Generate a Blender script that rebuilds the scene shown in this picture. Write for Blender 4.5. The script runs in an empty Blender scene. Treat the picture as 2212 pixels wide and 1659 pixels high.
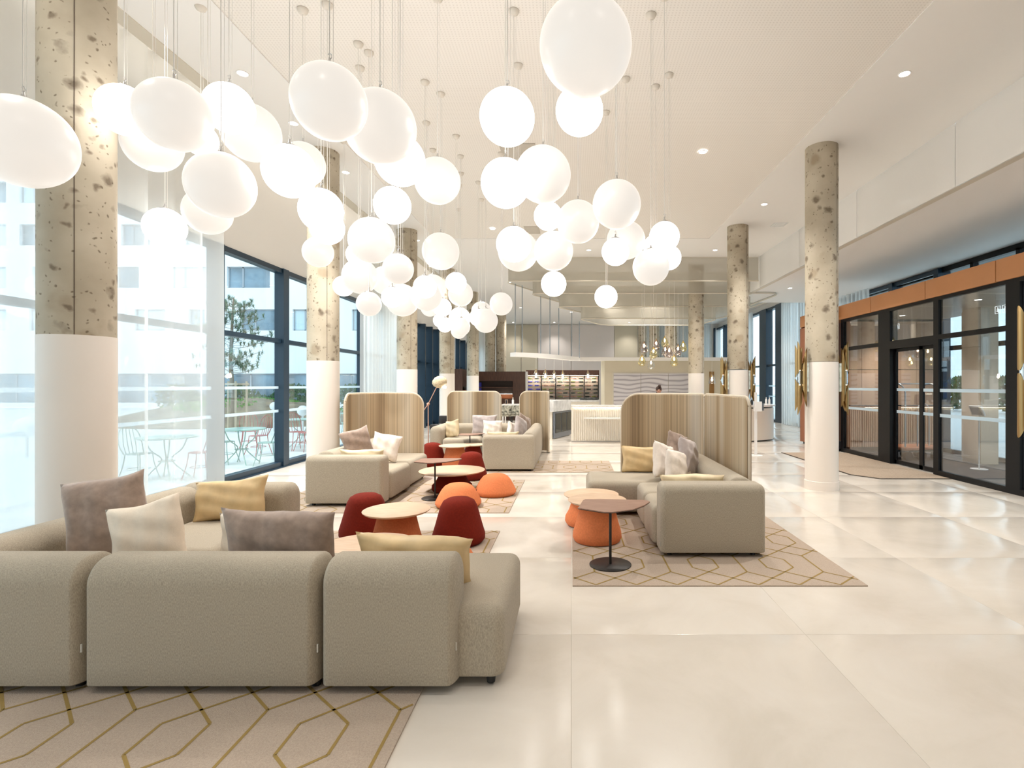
import bpy, bmesh, math, random
from mathutils import Vector, Matrix, Euler
random.seed(7)
C = bpy.context.scene.collection
scn = bpy.context.scene
# ------------------------------------------------------------------ camera
F = 1140.0; VX = 1234.0; VY = 831.0; EYE = 1.6
cam = bpy.data.cameras.new('camera'); cam.sensor_width = 36; cam.sensor_fit = 'HORIZONTAL'
cam.lens = 36 * F / 2212.0
cam.shift_x = -(VX - 1106) / 2212.0
cam.shift_y = (VY - 829.5) / 2212.0
cam.clip_start = 0.05; cam.clip_end = 500
camo = bpy.data.objects.new('camera', cam); C.objects.link(camo)
camo.location = (0, 0, EYE); camo.rotation_euler = (math.radians(90), 0, 0)
scn.camera = camo
# ------------------------------------------------------------------ colour management, sky, light
scn.view_settings.view_transform = 'Standard'; scn.view_settings.look = 'None'
scn.view_settings.gamma = 1; scn.view_settings.use_curve_mapping = False
scn.view_settings.exposure = 0.66
scn.cycles.transparent_max_bounces = 16
scn.cycles.max_bounces = 8
scn.cycles.diffuse_bounces = 5
scn.cycles.sample_clamp_indirect = 6
scn.cycles.caustics_reflective = False; scn.cycles.caustics_refractive = False
w = bpy.data.worlds.new('overcast_sky'); scn.world = w; w.use_nodes = True
bg = w.node_tree.nodes['Background']
bg.inputs['Color'].default_value = (0.76, 0.90, 1.0, 1); bg.inputs['Strength'].default_value = 1.55

def at(px, py, Y): return Vector(((px - VX) * Y / F, Y, EYE - (py - VY) * Y / F))
def onz(px, py, z):
    Y = (EYE - z) * F / (py - VY); return Vector(((px - VX) * Y / F, Y, z))

# ------------------------------------------------------------------ materials
MT = {}
def nn(nt, t, **kw):
    n = nt.nodes.new(t)
    for k, v in kw.items(): setattr(n, k, v)
    return n
def lk(nt, a, b): nt.links.new(a, b)
def mat(name, col, rough=.5, metal=0, var=0, scale=5, bump=0, bscale=200, spec=.5, emit=None, es=1, coord='Object', stretch=None, col2=None, sheen=0, coat=0):
    m = bpy.data.materials.new(name); m.use_nodes = True; nt = m.node_tree
    p = nt.nodes['Principled BSDF']
    p.inputs['Base Color'].default_value = (*col, 1); p.inputs['Roughness'].default_value = rough
    p.inputs['Metallic'].default_value = metal; p.inputs['Specular IOR Level'].default_value = spec
    if sheen: p.inputs['Sheen Weight'].default_value = sheen
    if coat: p.inputs['Coat Weight'].default_value = coat
    if emit: p.inputs['Emission Color'].default_value = (*emit, 1); p.inputs['Emission Strength'].default_value = es
    tc = nn(nt, 'ShaderNodeTexCoord'); src = tc.outputs[coord]
    if stretch:
        mp = nn(nt, 'ShaderNodeMapping'); mp.inputs['Scale'].default_value = stretch; lk(nt, src, mp.inputs[0]); src = mp.outputs[0]
    if var or col2:
        no = nn(nt, 'ShaderNodeTexNoise'); no.inputs['Scale'].default_value = scale; no.inputs['Detail'].default_value = 4
        lk(nt, src, no.inputs['Vector'])
        r = nn(nt, 'ShaderNodeValToRGB'); r.color_ramp.elements[0].position = .32; r.color_ramp.elements[1].position = .68
        c2 = col2 if col2 else tuple(min(1, c * (1 + var)) for c in col)
        c1 = col if col2 else tuple(c * (1 - var) for c in col)
        r.color_ramp.elements[0].color = (*c1, 1); r.color_ramp.elements[1].color = (*c2, 1)
        lk(nt, no.outputs[0], r.inputs[0]); lk(nt, r.outputs[0], p.inputs['Base Color'])
    if bump:
        nb = nn(nt, 'ShaderNodeTexNoise'); nb.inputs['Scale'].default_value = bscale; nb.inputs['Detail'].default_value = 2
        lk(nt, src, nb.inputs['Vector'])
        b = nn(nt, 'ShaderNodeBump'); b.inputs['Strength'].default_value = bump; b.inputs['Distance'].default_value = .01
        lk(nt, nb.outputs[0], b.inputs['Height']); lk(nt, b.outputs[0], p.inputs['Normal'])
    MT[name] = m; return m
def emat(name, col, s):
    m = bpy.data.materials.new(name); m.use_nodes = True; nt = m.node_tree; nt.nodes.clear()
    o = nn(nt, 'ShaderNodeOutputMaterial'); e = nn(nt, 'ShaderNodeEmission')
    e.inputs[0].default_value = (*col, 1); e.inputs[1].default_value = s; lk(nt, e.outputs[0], o.inputs[0]); MT[name] = m; return m
def thin(name, tint, base, k, gloss=(1, 1, 1), rough=0.0, diffuse=None, dfac=0.0):
    """see-through sheet: transparent tint + mirror by facing + optional diffuse"""
    m = bpy.data.materials.new(name); m.use_nodes = True; nt = m.node_tree; nt.nodes.clear()
    o = nn(nt, 'ShaderNodeOutputMaterial'); t = nn(nt, 'ShaderNodeBsdfTransparent'); t.inputs[0].default_value = (*tint, 1)
    g = nn(nt, 'ShaderNodeBsdfGlossy'); g.inputs[0].default_value = (*gloss, 1); g.inputs['Roughness'].default_value = rough
    lw = nn(nt, 'ShaderNodeLayerWeight'); lw.inputs[0].default_value = .5
    pw = nn(nt, 'ShaderNodeMath', operation='POWER'); lk(nt, lw.outputs['Facing'], pw.inputs[0]); pw.inputs[1].default_value = 4
    ma = nn(nt, 'ShaderNodeMath', operation='MULTIPLY_ADD'); lk(nt, pw.outputs[0], ma.inputs[0]); ma.inputs[1].default_value = k; ma.inputs[2].default_value = base
    mx = nn(nt, 'ShaderNodeMixShader'); lk(nt, ma.outputs[0], mx.inputs[0]); lk(nt, t.outputs[0], mx.inputs[1]); lk(nt, g.outputs[0], mx.inputs[2])
    out = mx.outputs[0]
    if dfac:
        d = nn(nt, 'ShaderNodeBsdfDiffuse'); d.inputs[0].default_value = (*diffuse, 1)
        tr = nn(nt, 'ShaderNodeBsdfTranslucent'); tr.inputs[0].default_value = (*diffuse, 1)
        dm = nn(nt, 'ShaderNodeMixShader'); dm.inputs[0].default_value = .5; lk(nt, d.outputs[0], dm.inputs[1]); lk(nt, tr.outputs[0], dm.inputs[2])
        m2 = nn(nt, 'ShaderNodeMixShader'); m2.inputs[0].default_value = dfac; lk(nt, out, m2.inputs[1]); lk(nt, dm.outputs[0], m2.inputs[2]); out = m2.outputs[0]
    lk(nt, out, o.inputs[0]); MT[name] = m; return m

mat('plaster', (.81, .795, .775), .7, bump=.05, bscale=60)
mat('wall_paint', (.74, .72, .69), .7, bump=.05, bscale=60)
mat('white_paint', (.86, .84, .82), .5)
mat('white_gloss', (.85, .84, .82), .18)
mat('beige_strip', (.62, .57, .48), .6)
mat('back_beige', (.60, .54, .42), .6, var=.03, scale=1)
mat('back_pink', (.74, .68, .65), .6)
mat('sleeve', (.84, .78, .72), .45)
mat('navy_frame', (.010, .028, .050), .35, spec=.5)
mat('black_frame', (.006, .006, .007), .4, spec=.25)
mat('black_metal', (.012, .010, .009), .45, bump=.1, bscale=300)
mat('rod_grey', (.30, .34, .38), .4)
mat('steel', (.62, .62, .62), .28, metal=1)
mat('copper', (.80, .47, .35), .3, metal=1)
mat('screen_edge', (.62, .54, .43), .8)
mat('brass', (.46, .30, .13), .34, metal=1)
mat('silver', (.85, .88, .92), .12, metal=1)
mat('marble_green', (.62, .70, .66), .15, var=.25, scale=14)
mat('orange_panel', (.52, .235, .095), .42, var=.04, scale=2)
mat('terracotta_panel', (.33, .125, .06), .4)
mat('peach_panel', (.66, .40, .25), .45, var=.03, scale=1)
mat('cream_panel', (.74, .62, .48), .45)
mat('lobby_soffit', (.42, .36, .31), .35)
mat('dark_carpet', (.075, .072, .075), .95, var=.25, scale=90, bump=.3, bscale=300)
mat('entry_mat', (.40, .31, .23), .95, var=.15, scale=70, bump=.3, bscale=260)
mat('mat_border', (.05, .035, .025), .6)
mat('sofa_fabric', (.40, .345, .265), .92, var=.20, scale=260, bump=.3, bscale=500, stretch=(1, 1, .35), sheen=.1, coord='Object')
mat('sofa_foot', (.012, .012, .012), .5)
mat('tag_cloth', (.55, .52, .46), .8)
mat('mauve_fabric', (.27, .195, .155), .75, bump=.15, bscale=30, col2=(.37, .27, .21), scale=22, sheen=.4)
mat('lilac_fabric', (.42, .36, .345), .75, bump=.2, bscale=30, var=.12, scale=14, sheen=.4)
mat('cream_fabric', (.82, .71, .58), .85, bump=.15, bscale=160, var=.03, scale=30)
mat('white_fabric', (.82, .74, .66), .85, bump=.25, bscale=160, var=.05, scale=30)
mat('gold_fabric', (.66, .48, .25), .42, bump=.12, bscale=18, var=.10, scale=9)
mat('pale_gold_fabric', (.72, .59, .38), .5, bump=.12, bscale=18, var=.08, scale=9)
mat('burgundy_felt', (.165, .013, .005), .9, bump=.2, bscale=320, var=.12, scale=60, spec=.2)
mat('orange_felt', (.70, .215, .085), .85, bump=.2, bscale=320, var=.07, scale=60, spec=.2)
mat('orange_felt_deep', (.52, .155, .062), .85, bump=.2, bscale=320, var=.08, scale=60, spec=.2)
mat('oak', (.56, .385, .255), .5, scale=7, stretch=(1, 9, 9), col2=(.68, .50, .36), bump=.03, bscale=60)
mat('walnut', (.24, .135, .095), .42, scale=6, stretch=(1, 10, 10), col2=(.36, .22, .165), bump=.03, bscale=60)
mat('dark_wood', (.050, .020, .013), .4, scale=5, stretch=(8, 8, .6), col2=(.10, .045, .028))
mat('niche_wood', (.03, .014, .010), .5)
mat('lit_wood', (.42, .14, .055), .5)  # orange lamplight in the cabinet niche put into the wood colour
mat('glass_rim', (.55, .68, .68), .2)
mat('cord', (.80, .78, .74), .5)
mat('canopy_white', (.72, .67, .60), .5)
mat('felted_shade', (.60, .47, .28), .9, bump=.8, bscale=45, col2=(.78, .68, .50), scale=40)
mat('paving', (.72, .72, .70), .8, var=.06, scale=3)
mat('facade', (.86, .87, .88), .8, bump=.2, bscale=4, stretch=(.02, 1, 6))
mat('win_reveal', (.35, .38, .42), .6)
mat('far_glass', (.16, .24, .30), .12, var=.5, scale=.5, spec=.8)
mat('far_curtain', (.62, .74, .78), .8, var=.08, scale=9, stretch=(6, 6, .05))
mat('mulch', (.13, .09, .06), .95, scale=1.6, col2=(.25, .20, .12), bump=.8, bscale=9)
mat('grass', (.10, .33, .04), .95, var=.3, scale=20, bump=.8, bscale=40)
mat('hedge', (.035, .10, .03), .9, var=.5, scale=6, bump=.9, bscale=12)
mat('bark', (.26, .20, .14), .9, bump=.6, bscale=30)
mat('needles', (.10, .20, .12), .9, col2=(.26, .36, .26), scale=2)
mat('stake', (.50, .40, .28), .9)
mat('mint_metal', (.30, .46, .40), .5)
mat('red_metal', (.45, .09, .08), .5)
mat('white_metal', (.75, .77, .77), .5)
mat('lamp_ball', (.9, .9, .9), .3)
mat('desk_white', (.80, .76, .68), .35)
mat('counter_marble', (.72, .73, .74), .2, var=.18, scale=5)
mat('fridge_steel', (.22, .24, .28), .35, metal=.6)
mat('fridge_dark', (.03, .035, .035), .2, var=.6, scale=14)
mat('bottle_dark', (.02, .022, .015), .12)
mat('bottle_green', (.16, .17, .05), .12)
mat('bottle_rose', (.30, .17, .13), .15)
mat('bottle_blue', (.05, .05, .35), .15)  # on the bottles, blue light of the left bay put into the colour
mat('foil', (.35, .05, .04), .3)
mat('rack_black', (.012, .011, .011), .4)
mat('rack_back', (.66, .58, .50), .6)
mat('skin', (.55, .30, .21), .55)
mat('hair', (.045, .018, .010), .6, bump=.4, bscale=200)
mat('dark_cloth', (.03, .03, .04), .9)
mat('patterned_fabric', (.02, .025, .02), .8, scale=14, col2=(.55, .52, .42))
mat('black_plastic', (.02, .02, .022), .4)
mat('ink', (.02, .02, .02), .8)
mat('vent_grey', (.52, .48, .42), .7)
emat('lamp_glow', (1, .93, .82), 12)
emat('downlight_glow', (1, .95, .88), 18)
emat('led_strip', (1, .88, .66), 8)
emat('bulb_glow', (1, .86, .6), 30)
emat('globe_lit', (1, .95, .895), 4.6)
emat('globe_led_blue', (.25, .25, 1), 2.2)
emat('exit_glow', (.9, .95, .95), 1.2)
thin('glass', (.90, .965, .985), .045, .75)
thin('dark_glass', (.80, .82, .83), .10, .8)
thin('frost', (.8, .9, .95), .03, .2, diffuse=(.85, .93, .97), dfac=.65)
thin('sheer', (.97, .985, 1), 0, 0, diffuse=(.86, .87, .85), dfac=.54)
thin('mesh_screen', (.93, .92, .89), 0, 0, diffuse=(.62, .59, .52), dfac=.62)
thin('smoke_glass', (.62, .56, .54), .22, .8, gloss=(.9, .85, .85), rough=.05)
thin('gold_glass', (.84, .79, .58), .22, .8, gloss=(1, .94, .75), rough=.05)
thin('clear_glass', (.93, .93, .92), .12, .8, rough=.03)

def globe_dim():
    m = mat('globe_dim', (.34, .315, .29), .30, emit=(1, .945, .875), es=.43); return m  # faint glow put into the dim globes to even out their shading
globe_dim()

def concrete():
    m = mat('concrete', (.43, .36, .265), .75); nt = m.node_tree; p = nt.nodes['Principled BSDF']
    tc = nn(nt, 'ShaderNodeTexCoord'); ob = nn(nt, 'ShaderNodeObjectInfo')
    add = nn(nt, 'ShaderNodeVectorMath', operation='ADD'); lk(nt, tc.outputs['Object'], add.inputs[0])
    sc = nn(nt, 'ShaderNodeMath', operation='MULTIPLY'); lk(nt, ob.outputs['Random'], sc.inputs[0]); sc.inputs[1].default_value = 37
    lk(nt, sc.outputs[0], add.inputs[1]); V = add.outputs[0]
    n1 = nn(nt, 'ShaderNodeTexNoise'); n1.inputs['Scale'].default_value = 2.2; n1.inputs['Detail'].default_value = 6; lk(nt, V, n1.inputs['Vector'])
    r1 = nn(nt, 'ShaderNodeValToRGB'); r1.color_ramp.elements[0].position = .3; r1.color_ramp.elements[0].color = (.38, .325, .24, 1)
    r1.color_ramp.elements[1].position = .7; r1.color_ramp.elements[1].color = (.54, .48, .375, 1); lk(nt, n1.outputs[0], r1.inputs[0])
    # air-hole pits and stains
    nd = nn(nt, 'ShaderNodeTexNoise'); nd.inputs['Scale'].default_value = 9; nd.inputs['Detail'].default_value = 3; lk(nt, V, nd.inputs['Vector'])
    dm = nn(nt, 'ShaderNodeMixRGB'); dm.inputs[0].default_value = .09; lk(nt, V, dm.inputs[1]); lk(nt, nd.outputs['Color'], dm.inputs[2])
    cur = r1.outputs[0]; hs = []
    for scl, lo, hi, colr, thr in ((3.4, .20, .34, (.30, .225, .14, 1), .35), (5.2, .12, .30, (.11, .078, .048, 1), .30), (10, .12, .28, (.14, .10, .062, 1), .42), (26, .12, .28, (.12, .085, .05, 1), .58)):
        v = nn(nt, 'ShaderNodeTexVoronoi'); v.inputs['Scale'].default_value = scl; lk(nt, dm.outputs[0], v.inputs['Vector'])
        mr = nn(nt, 'ShaderNodeMapRange'); mr.inputs[1].default_value = lo; mr.inputs[2].default_value = hi; mr.inputs[3].default_value = 1; mr.inputs[4].default_value = 0
        lk(nt, v.outputs['Distance'], mr.inputs[0])
        sx = nn(nt, 'ShaderNodeSeparateColor'); lk(nt, v.outputs['Color'], sx.inputs[0])
        gt = nn(nt, 'ShaderNodeMath', operation='GREATER_THAN'); lk(nt, sx.outputs[0], gt.inputs[0]); gt.inputs[1].default_value = thr
        mu = nn(nt, 'ShaderNodeMath', operation='MULTIPLY'); lk(nt, mr.outputs[0], mu.inputs[0]); lk(nt, gt.outputs[0], mu.inputs[1])
        nz = nn(nt, 'ShaderNodeMath', operation='MULTIPLY'); lk(nt, mu.outputs[0], nz.inputs[0]); nz.inputs[1].default_value = .55 if scl < 5 else .8
        mx = nn(nt, 'ShaderNodeMixRGB'); lk(nt, nz.outputs[0], mx.inputs[0]); lk(nt, cur, mx.inputs[1]); mx.inputs[2].default_value = colr; cur = mx.outputs[0]
        hs.append(mu.outputs[0])
    lk(nt, cur, p.inputs['Base Color'])
    b = nn(nt, 'ShaderNodeBump'); b.inputs['Strength'].default_value = .5; b.inputs['Distance'].default_value = .01; b.invert = True
    lk(nt, hs[1], b.inputs['Height']); lk(nt, b.outputs[0], p.inputs['Normal'])
concrete()

def floor_mat():
    m = mat('floor_stone', (.7, .64, .55), .16, spec=.5); nt = m.node_tree; p = nt.nodes['Principled BSDF']
    g = nn(nt, 'ShaderNodeNewGeometry'); ob = nn(nt, 'ShaderNodeObjectInfo')
    sc = nn(nt, 'ShaderNodeMath', operation='MULTIPLY'); lk(nt, ob.outputs['Random'], sc.inputs[0]); sc.inputs[1].default_value = 50
    add = nn(nt, 'ShaderNodeVectorMath', operation='ADD'); lk(nt, g.outputs['Position'], add.inputs[0]); lk(nt, sc.outputs[0], add.inputs[1])
    n1 = nn(nt, 'ShaderNodeTexNoise'); n1.inputs['Scale'].default_value = 1.4; n1.inputs['Detail'].default_value = 7; n1.inputs['Roughness'].default_value = .62; n1.inputs['Distortion'].default_value = .6
    lk(nt, add.outputs[0], n1.inputs['Vector'])
    r = nn(nt, 'ShaderNodeValToRGB'); e = r.color_ramp.elements; e[0].position = .3; e[0].color = (.61, .555, .48, 1); e[1].position = .72; e[1].color = (.70, .65, .585, 1)
    x = e.new(.5); x.color = (.665, .61, .54, 1); lk(nt, n1.outputs[0], r.inputs[0]); lk(nt, r.outputs[0], p.inputs['Base Color'])
    n2 = nn(nt, 'ShaderNodeTexNoise'); n2.inputs['Scale'].default_value = 7; n2.inputs['Detail'].default_value = 4; lk(nt, add.outputs[0], n2.inputs['Vector'])
    mr = nn(nt, 'ShaderNodeMapRange'); mr.inputs[3].default_value = .12; mr.inputs[4].default_value = .24; lk(nt, n2.outputs[0], mr.inputs[0]); lk(nt, mr.outputs[0], p.inputs['Roughness'])
floor_mat()

def perforated():
    m = mat('perforated_board', (.78, .74, .69), .8); nt = m.node_tree; p = nt.nodes['Principled BSDF']
    tc = nn(nt, 'ShaderNodeNewGeometry')
    sc = nn(nt, 'ShaderNodeVectorMath', operation='SCALE'); sc.inputs['Scale'].default_value = 1 / .035; lk(nt, tc.outputs['Position'], sc.inputs[0])
    fr = nn(nt, 'ShaderNodeVectorMath', operation='FRACTION'); lk(nt, sc.outputs[0], fr.inputs[0])
    sb = nn(nt, 'ShaderNodeVectorMath', operation='SUBTRACT'); lk(nt, fr.outputs[0], sb.inputs[0]); sb.inputs[1].default_value = (.5, .5, 0)
    sp = nn(nt, 'ShaderNodeSeparateXYZ'); lk(nt, sb.outputs[0], sp.inputs[0])
    cb = nn(nt, 'ShaderNodeCombineXYZ'); lk(nt, sp.outputs[0], cb.inputs[0]); lk(nt, sp.outputs[1], cb.inputs[1])
    ln = nn(nt, 'ShaderNodeVectorMath', operation='LENGTH'); lk(nt, cb.outputs[0], ln.inputs[0])
    mr = nn(nt, 'ShaderNodeMapRange'); mr.inputs[1].default_value = .18; mr.inputs[2].default_value = .30; lk(nt, ln.outputs['Value'], mr.inputs[0])
    mx = nn(nt, 'ShaderNodeMixRGB'); mx.inputs[1].default_value = (.70, .665, .62, 1); mx.inputs[2].default_value = (.80, .765, .72, 1); lk(nt, mr.outputs[0], mx.inputs[0]); lk(nt, mx.outputs[0], p.inputs['Base Color'])
perforated()

def striped():
    m = mat('striped_felt', (.6, .5, .35), .9); nt = m.node_tree; p = nt.nodes['Principled BSDF']
    uv = nn(nt, 'ShaderNodeUVMap'); sp = nn(nt, 'ShaderNodeSeparateXYZ'); lk(nt, uv.outputs[0], sp.inputs[0])
    def n1d(scale, det):
        n = nn(nt, 'ShaderNodeTexNoise', noise_dimensions='1D'); n.inputs['Scale'].default_value = scale; n.inputs['Detail'].default_value = det; lk(nt, sp.outputs[0], n.inputs['W']); return n.outputs[0]
    a = n1d(2.4, 1); b = n1d(38, 2)
    r = nn(nt, 'ShaderNodeValToRGB'); e = r.color_ramp.elements; e[0].position = .30; e[0].color = (.29, .205, .12, 1); e[1].position = .76; e[1].color = (.58, .52, .43, 1)
    x = e.new(.44); x.color = (.44, .33, .205, 1); x = e.new(.56); x.color = (.52, .42, .29, 1); lk(nt, a, r.inputs[0])
    mr = nn(nt, 'ShaderNodeMapRange'); mr.inputs[1].default_value = .35; mr.inputs[2].default_value = .65; mr.inputs[3].default_value = .78; mr.inputs[4].default_value = 1.10; lk(nt, b, mr.inputs[0])
    cr = nn(nt, 'ShaderNodeTexNoise'); cr.inputs['Scale'].default_value = 250; lk(nt, uv.outputs[0], cr.inputs['Vector'])
    m2 = nn(nt, 'ShaderNodeMath', operation='MULTIPLY_ADD'); lk(nt, cr.outputs[0], m2.inputs[0]); m2.inputs[1].default_value = .25; m2.inputs[2].default_value = .87
    m3 = nn(nt, 'ShaderNodeMath', operation='MULTIPLY'); lk(nt, mr.outputs[0], m3.inputs[0]); lk(nt, m2.outputs[0], m3.inputs[1])
    vm = nn(nt, 'ShaderNodeVectorMath', operation='SCALE'); lk(nt, r.outputs[0], vm.inputs[0]); lk(nt, m3.outputs[0], vm.inputs['Scale']); lk(nt, vm.outputs[0], p.inputs['Base Color'])
striped()

def onyx():
    m = mat('onyx', (.6, .58, .6), .2); nt = m.node_tree; p = nt.nodes['Principled BSDF']
    tc = nn(nt, 'ShaderNodeTexCoord'); wv = nn(nt, 'ShaderNodeTexWave', bands_direction='Z'); wv.inputs['Scale'].default_value = 1.15; wv.inputs['Distortion'].default_value = 7
    wv.inputs['Detail'].default_value = 1.2; wv.inputs['Detail Scale'].default_value = .75
    mp = nn(nt, 'ShaderNodeMapping'); mp.inputs['Scale'].default_value = (1, 1, 2.0); lk(nt, tc.outputs['Object'], mp.inputs[0]); lk(nt, mp.outputs[0], wv.inputs['Vector'])
    r = nn(nt, 'ShaderNodeValToRGB'); e = r.color_ramp.elements; e[0].position = .0; e[0].color = (.36, .34, .37, 1); e[1].position = .35; e[1].color = (.60, .57, .60, 1); x = e.new(.9); x.color = (.66, .64, .66, 1)
    lk(nt, wv.outputs[0], r.inputs[0]); lk(nt, r.outputs[0], p.inputs['Base Color'])
onyx()
def rug_mat():
    m = mat('rug_pile', (.42, .33, .26), .98, bump=.5, bscale=330, col2=(.50, .405, .32), scale=120); return m
rug_mat()
mat('rug_line', (.30, .20, .055), .9, bump=.3, bscale=330)

# ------------------------------------------------------------------ mesh helpers
class MB:
    def __init__(s): s.v = []; s.f = []; s.uv = None
    def add(s, vs, fs):
        o = len(s.v); s.v += [tuple(v) for v in vs]; s.f += [tuple(i + o for i in f) for f in fs]; return s
    def box(s, x0, x1, y0, y1, z0, z1):
        return s.add([(x0, y0, z0), (x1, y0, z0), (x1, y1, z0), (x0, y1, z0), (x0, y0, z1), (x1, y0, z1), (x1, y1, z1), (x0, y1, z1)],
                     [(0, 3, 2, 1), (4, 5, 6, 7), (0, 1, 5, 4), (1, 2, 6, 5), (2, 3, 7, 6), (3, 0, 4, 7)])
    def prism(s, poly, z0, z1):
        n = len(poly); vs = [(x, y, z0) for x, y in poly] + [(x, y, z1) for x, y in poly]
        return s.add(vs, [tuple(range(n - 1, -1, -1)), tuple(range(n, 2 * n))] + [(i, (i + 1) % n, n + (i + 1) % n, n + i) for i in range(n)])
    def tube(s, pts, r, n=8, closed=False, rs=None):
        pts = [Vector(p) for p in pts]; m = len(pts); vs = []
        for i, p in enumerate(pts):
            a = pts[i - 1] if (i or closed) else p; b = pts[(i + 1) % m] if (i < m - 1 or closed) else p
            t = (b - a).normalized(); up = Vector((0, 0, 1)) if abs(t.z) < .95 else Vector((1, 0, 0))
            u = t.cross(up).normalized(); w_ = t.cross(u).normalized(); rr = rs[i] if rs else r
            for k in range(n):
                an = 2 * math.pi * k / n; vs.append(p + (u * math.cos(an) + w_ * math.sin(an)) * rr)
        fs = [(i * n + k, i * n + (k + 1) % n, (i + 1) % m * n + (k + 1) % n, (i + 1) % m * n + k) for i in range(m if closed else m - 1) for k in range(n)]
        if not closed: fs += [tuple(range(n))[::-1], tuple((m - 1) * n + k for k in range(n))]
        return s.add(vs, fs)
    def lathe(s, prof, c=(0, 0, 0), n=32, sx=1, sy=1):
        vs = []; fs = []
        for z, r in prof:
            for k in range(n):
                a = 2 * math.pi * k / n; vs.append((c[0] + r * math.cos(a) * sx, c[1] + r * math.sin(a) * sy, c[2] + z))
        m = len(prof)
        fs = [(i * n + k, i * n + (k + 1) % n, (i + 1) * n + (k + 1) % n, (i + 1) * n + k) for i in range(m - 1) for k in range(n)]
        fs += [tuple(range(n))[::-1], tuple((m - 1) * n + k for k in range(n))]
        return s.add(vs, fs)
    def rbox(s, x0, x1, y0, y1, z0, z1, rx, ry, rt, rb=.02, k=4, puff=0):
        """box with rounded edges: rx, ry the radii along x and y, rt / rb those of top and bottom"""
        def axis(a, b, ra, rb_):
            L = b - a; ra = min(ra, L * .49); rb_ = min(rb_, L * .49)
            o = [a + ra * (1 - math.tan(math.radians(45 * (1 - i / k)))) for i in range(k)]
            inn = 5 if L > .3 else 2
            o += [a + ra + (L - ra - rb_) * i / inn for i in range(inn + 1)]
            o += [b - rb_ * (1 - math.tan(math.radians(45 * i / k))) for i in range(1, k + 1)]
            return o, a + ra, b - rb_, ra, rb_
        X = axis(x0, x1, rx, rx); Y = axis(y0, y1, ry, ry); Z = axis(z0, z1, rb, rt); idx = {}; vs = []
        def vert(i, j, l):
            if (i, j, l) in idx: return idx[i, j, l]
            q = []; d = []
            for A, q_ in ((X, i), (Y, j), (Z, l)):
                p = A[0][q_]; c = min(max(p, A[1]), A[2]); r = A[3] if p < A[1] else A[4]; q.append((c, r)); d.append((p - c) / r if r > 1e-6 else 0)
            n = math.sqrt(sum(t * t for t in d)); n = n if n > 1e-9 else 1
            pos = [c + r * t / n for (c, r), t in zip(q, d)]
            if puff and l == len(Z[0]) - 1:
                u = (pos[0] - x0) / (x1 - x0); v_ = (pos[1] - y0) / (y1 - y0); pos[2] += puff * 16 * u * (1 - u) * v_ * (1 - v_)
            idx[i, j, l] = len(vs); vs.append(tuple(pos)); return idx[i, j, l]
        a, b, c = len(X[0]), len(Y[0]), len(Z[0]); fs = []
        for i in range(a - 1):
            for j in range(b - 1):
                fs.append((vert(i, j, 0), vert(i, j + 1, 0), vert(i + 1, j + 1, 0), vert(i + 1, j, 0)))
                fs.append((vert(i, j, c - 1), vert(i + 1, j, c - 1), vert(i + 1, j + 1, c - 1), vert(i, j + 1, c - 1)))
        for i in range(a - 1):
            for l in range(c - 1):
                fs.append((vert(i, 0, l), vert(i + 1, 0, l), vert(i + 1, 0, l + 1), vert(i, 0, l + 1)))
                fs.append((vert(i, b - 1, l), vert(i, b - 1, l + 1), vert(i + 1, b - 1, l + 1), vert(i + 1, b - 1, l)))
        for j in range(b - 1):
            for l in range(c - 1):
                fs.append((vert(0, j, l), vert(0, j, l + 1), vert(0, j + 1, l + 1), vert(0, j + 1, l)))
                fs.append((vert(a - 1, j, l), vert(a - 1, j + 1, l), vert(a - 1, j + 1, l + 1), vert(a - 1, j, l + 1)))
        return s.add(vs, fs)
    def mesh(s, name, m, angle=38):
        me = bpy.data.meshes.new(name); me.from_pydata(s.v, [], s.f); me.materials.append(MT[m] if isinstance(m, str) else m)
        if s.uv:
            ul = me.uv_layers.new(name='UVMap')
            for lp in me.loops: ul.data[lp.index].uv = s.uv[lp.vertex_index]
        me.polygons.foreach_set('use_smooth', [True] * len(me.polygons)); me.set_sharp_from_angle(angle=math.radians(angle)); me.update(); return me
    def build(s, name, m, parent=None, loc=None, rot=None, angle=38, kind=None):
        o = bpy.data.objects.new(name, s.mesh(name, m, angle)); C.objects.link(o)
        if parent: o.parent = parent
        if loc is not None: o.location = loc
        if rot is not None: o.rotation_euler = rot
        if kind: o['kind'] = kind
        return o
def tag(o, label, cat, group=None, kind=None):
    o['label'] = label; o['category'] = cat
    if group: o['group'] = group
    if kind: o['kind'] = kind
    return o
def thing(name, label, cat, loc=(0, 0, 0), rz=0, group=None):
    o = bpy.data.objects.new(name, None); C.objects.link(o); o.location = loc; o.rotation_euler = (0, 0, rz); o.empty_display_size = .1
    return tag(o, label, cat, group)
def struct(name, mb, m, parent=None, **k):
    o = mb.build(name, m, parent, **k)
    if not parent: o['kind'] = 'structure'
    return o
def sempty(name):
    o = bpy.data.objects.new(name, None); C.objects.link(o); o['kind'] = 'structure'; return o
def copy_tree(o, parent=None):
    c = o.copy(); C.objects.link(c); c.parent = parent
    for ch in list(o.children): copy_tree(ch, c)
    return c
def use(name, me, parent, loc=(0, 0, 0), scale=(1, 1, 1), rot=(0, 0, 0)):
    o = bpy.data.objects.new(name, me); C.objects.link(o); o.parent = parent; o.location = loc; o.scale = scale; o.rotation_euler = rot; return o
PI = math.pi
BX = lambda *a: MB().box(*a)
mat('floor_grout', (.50, .45, .38), .6)
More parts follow.
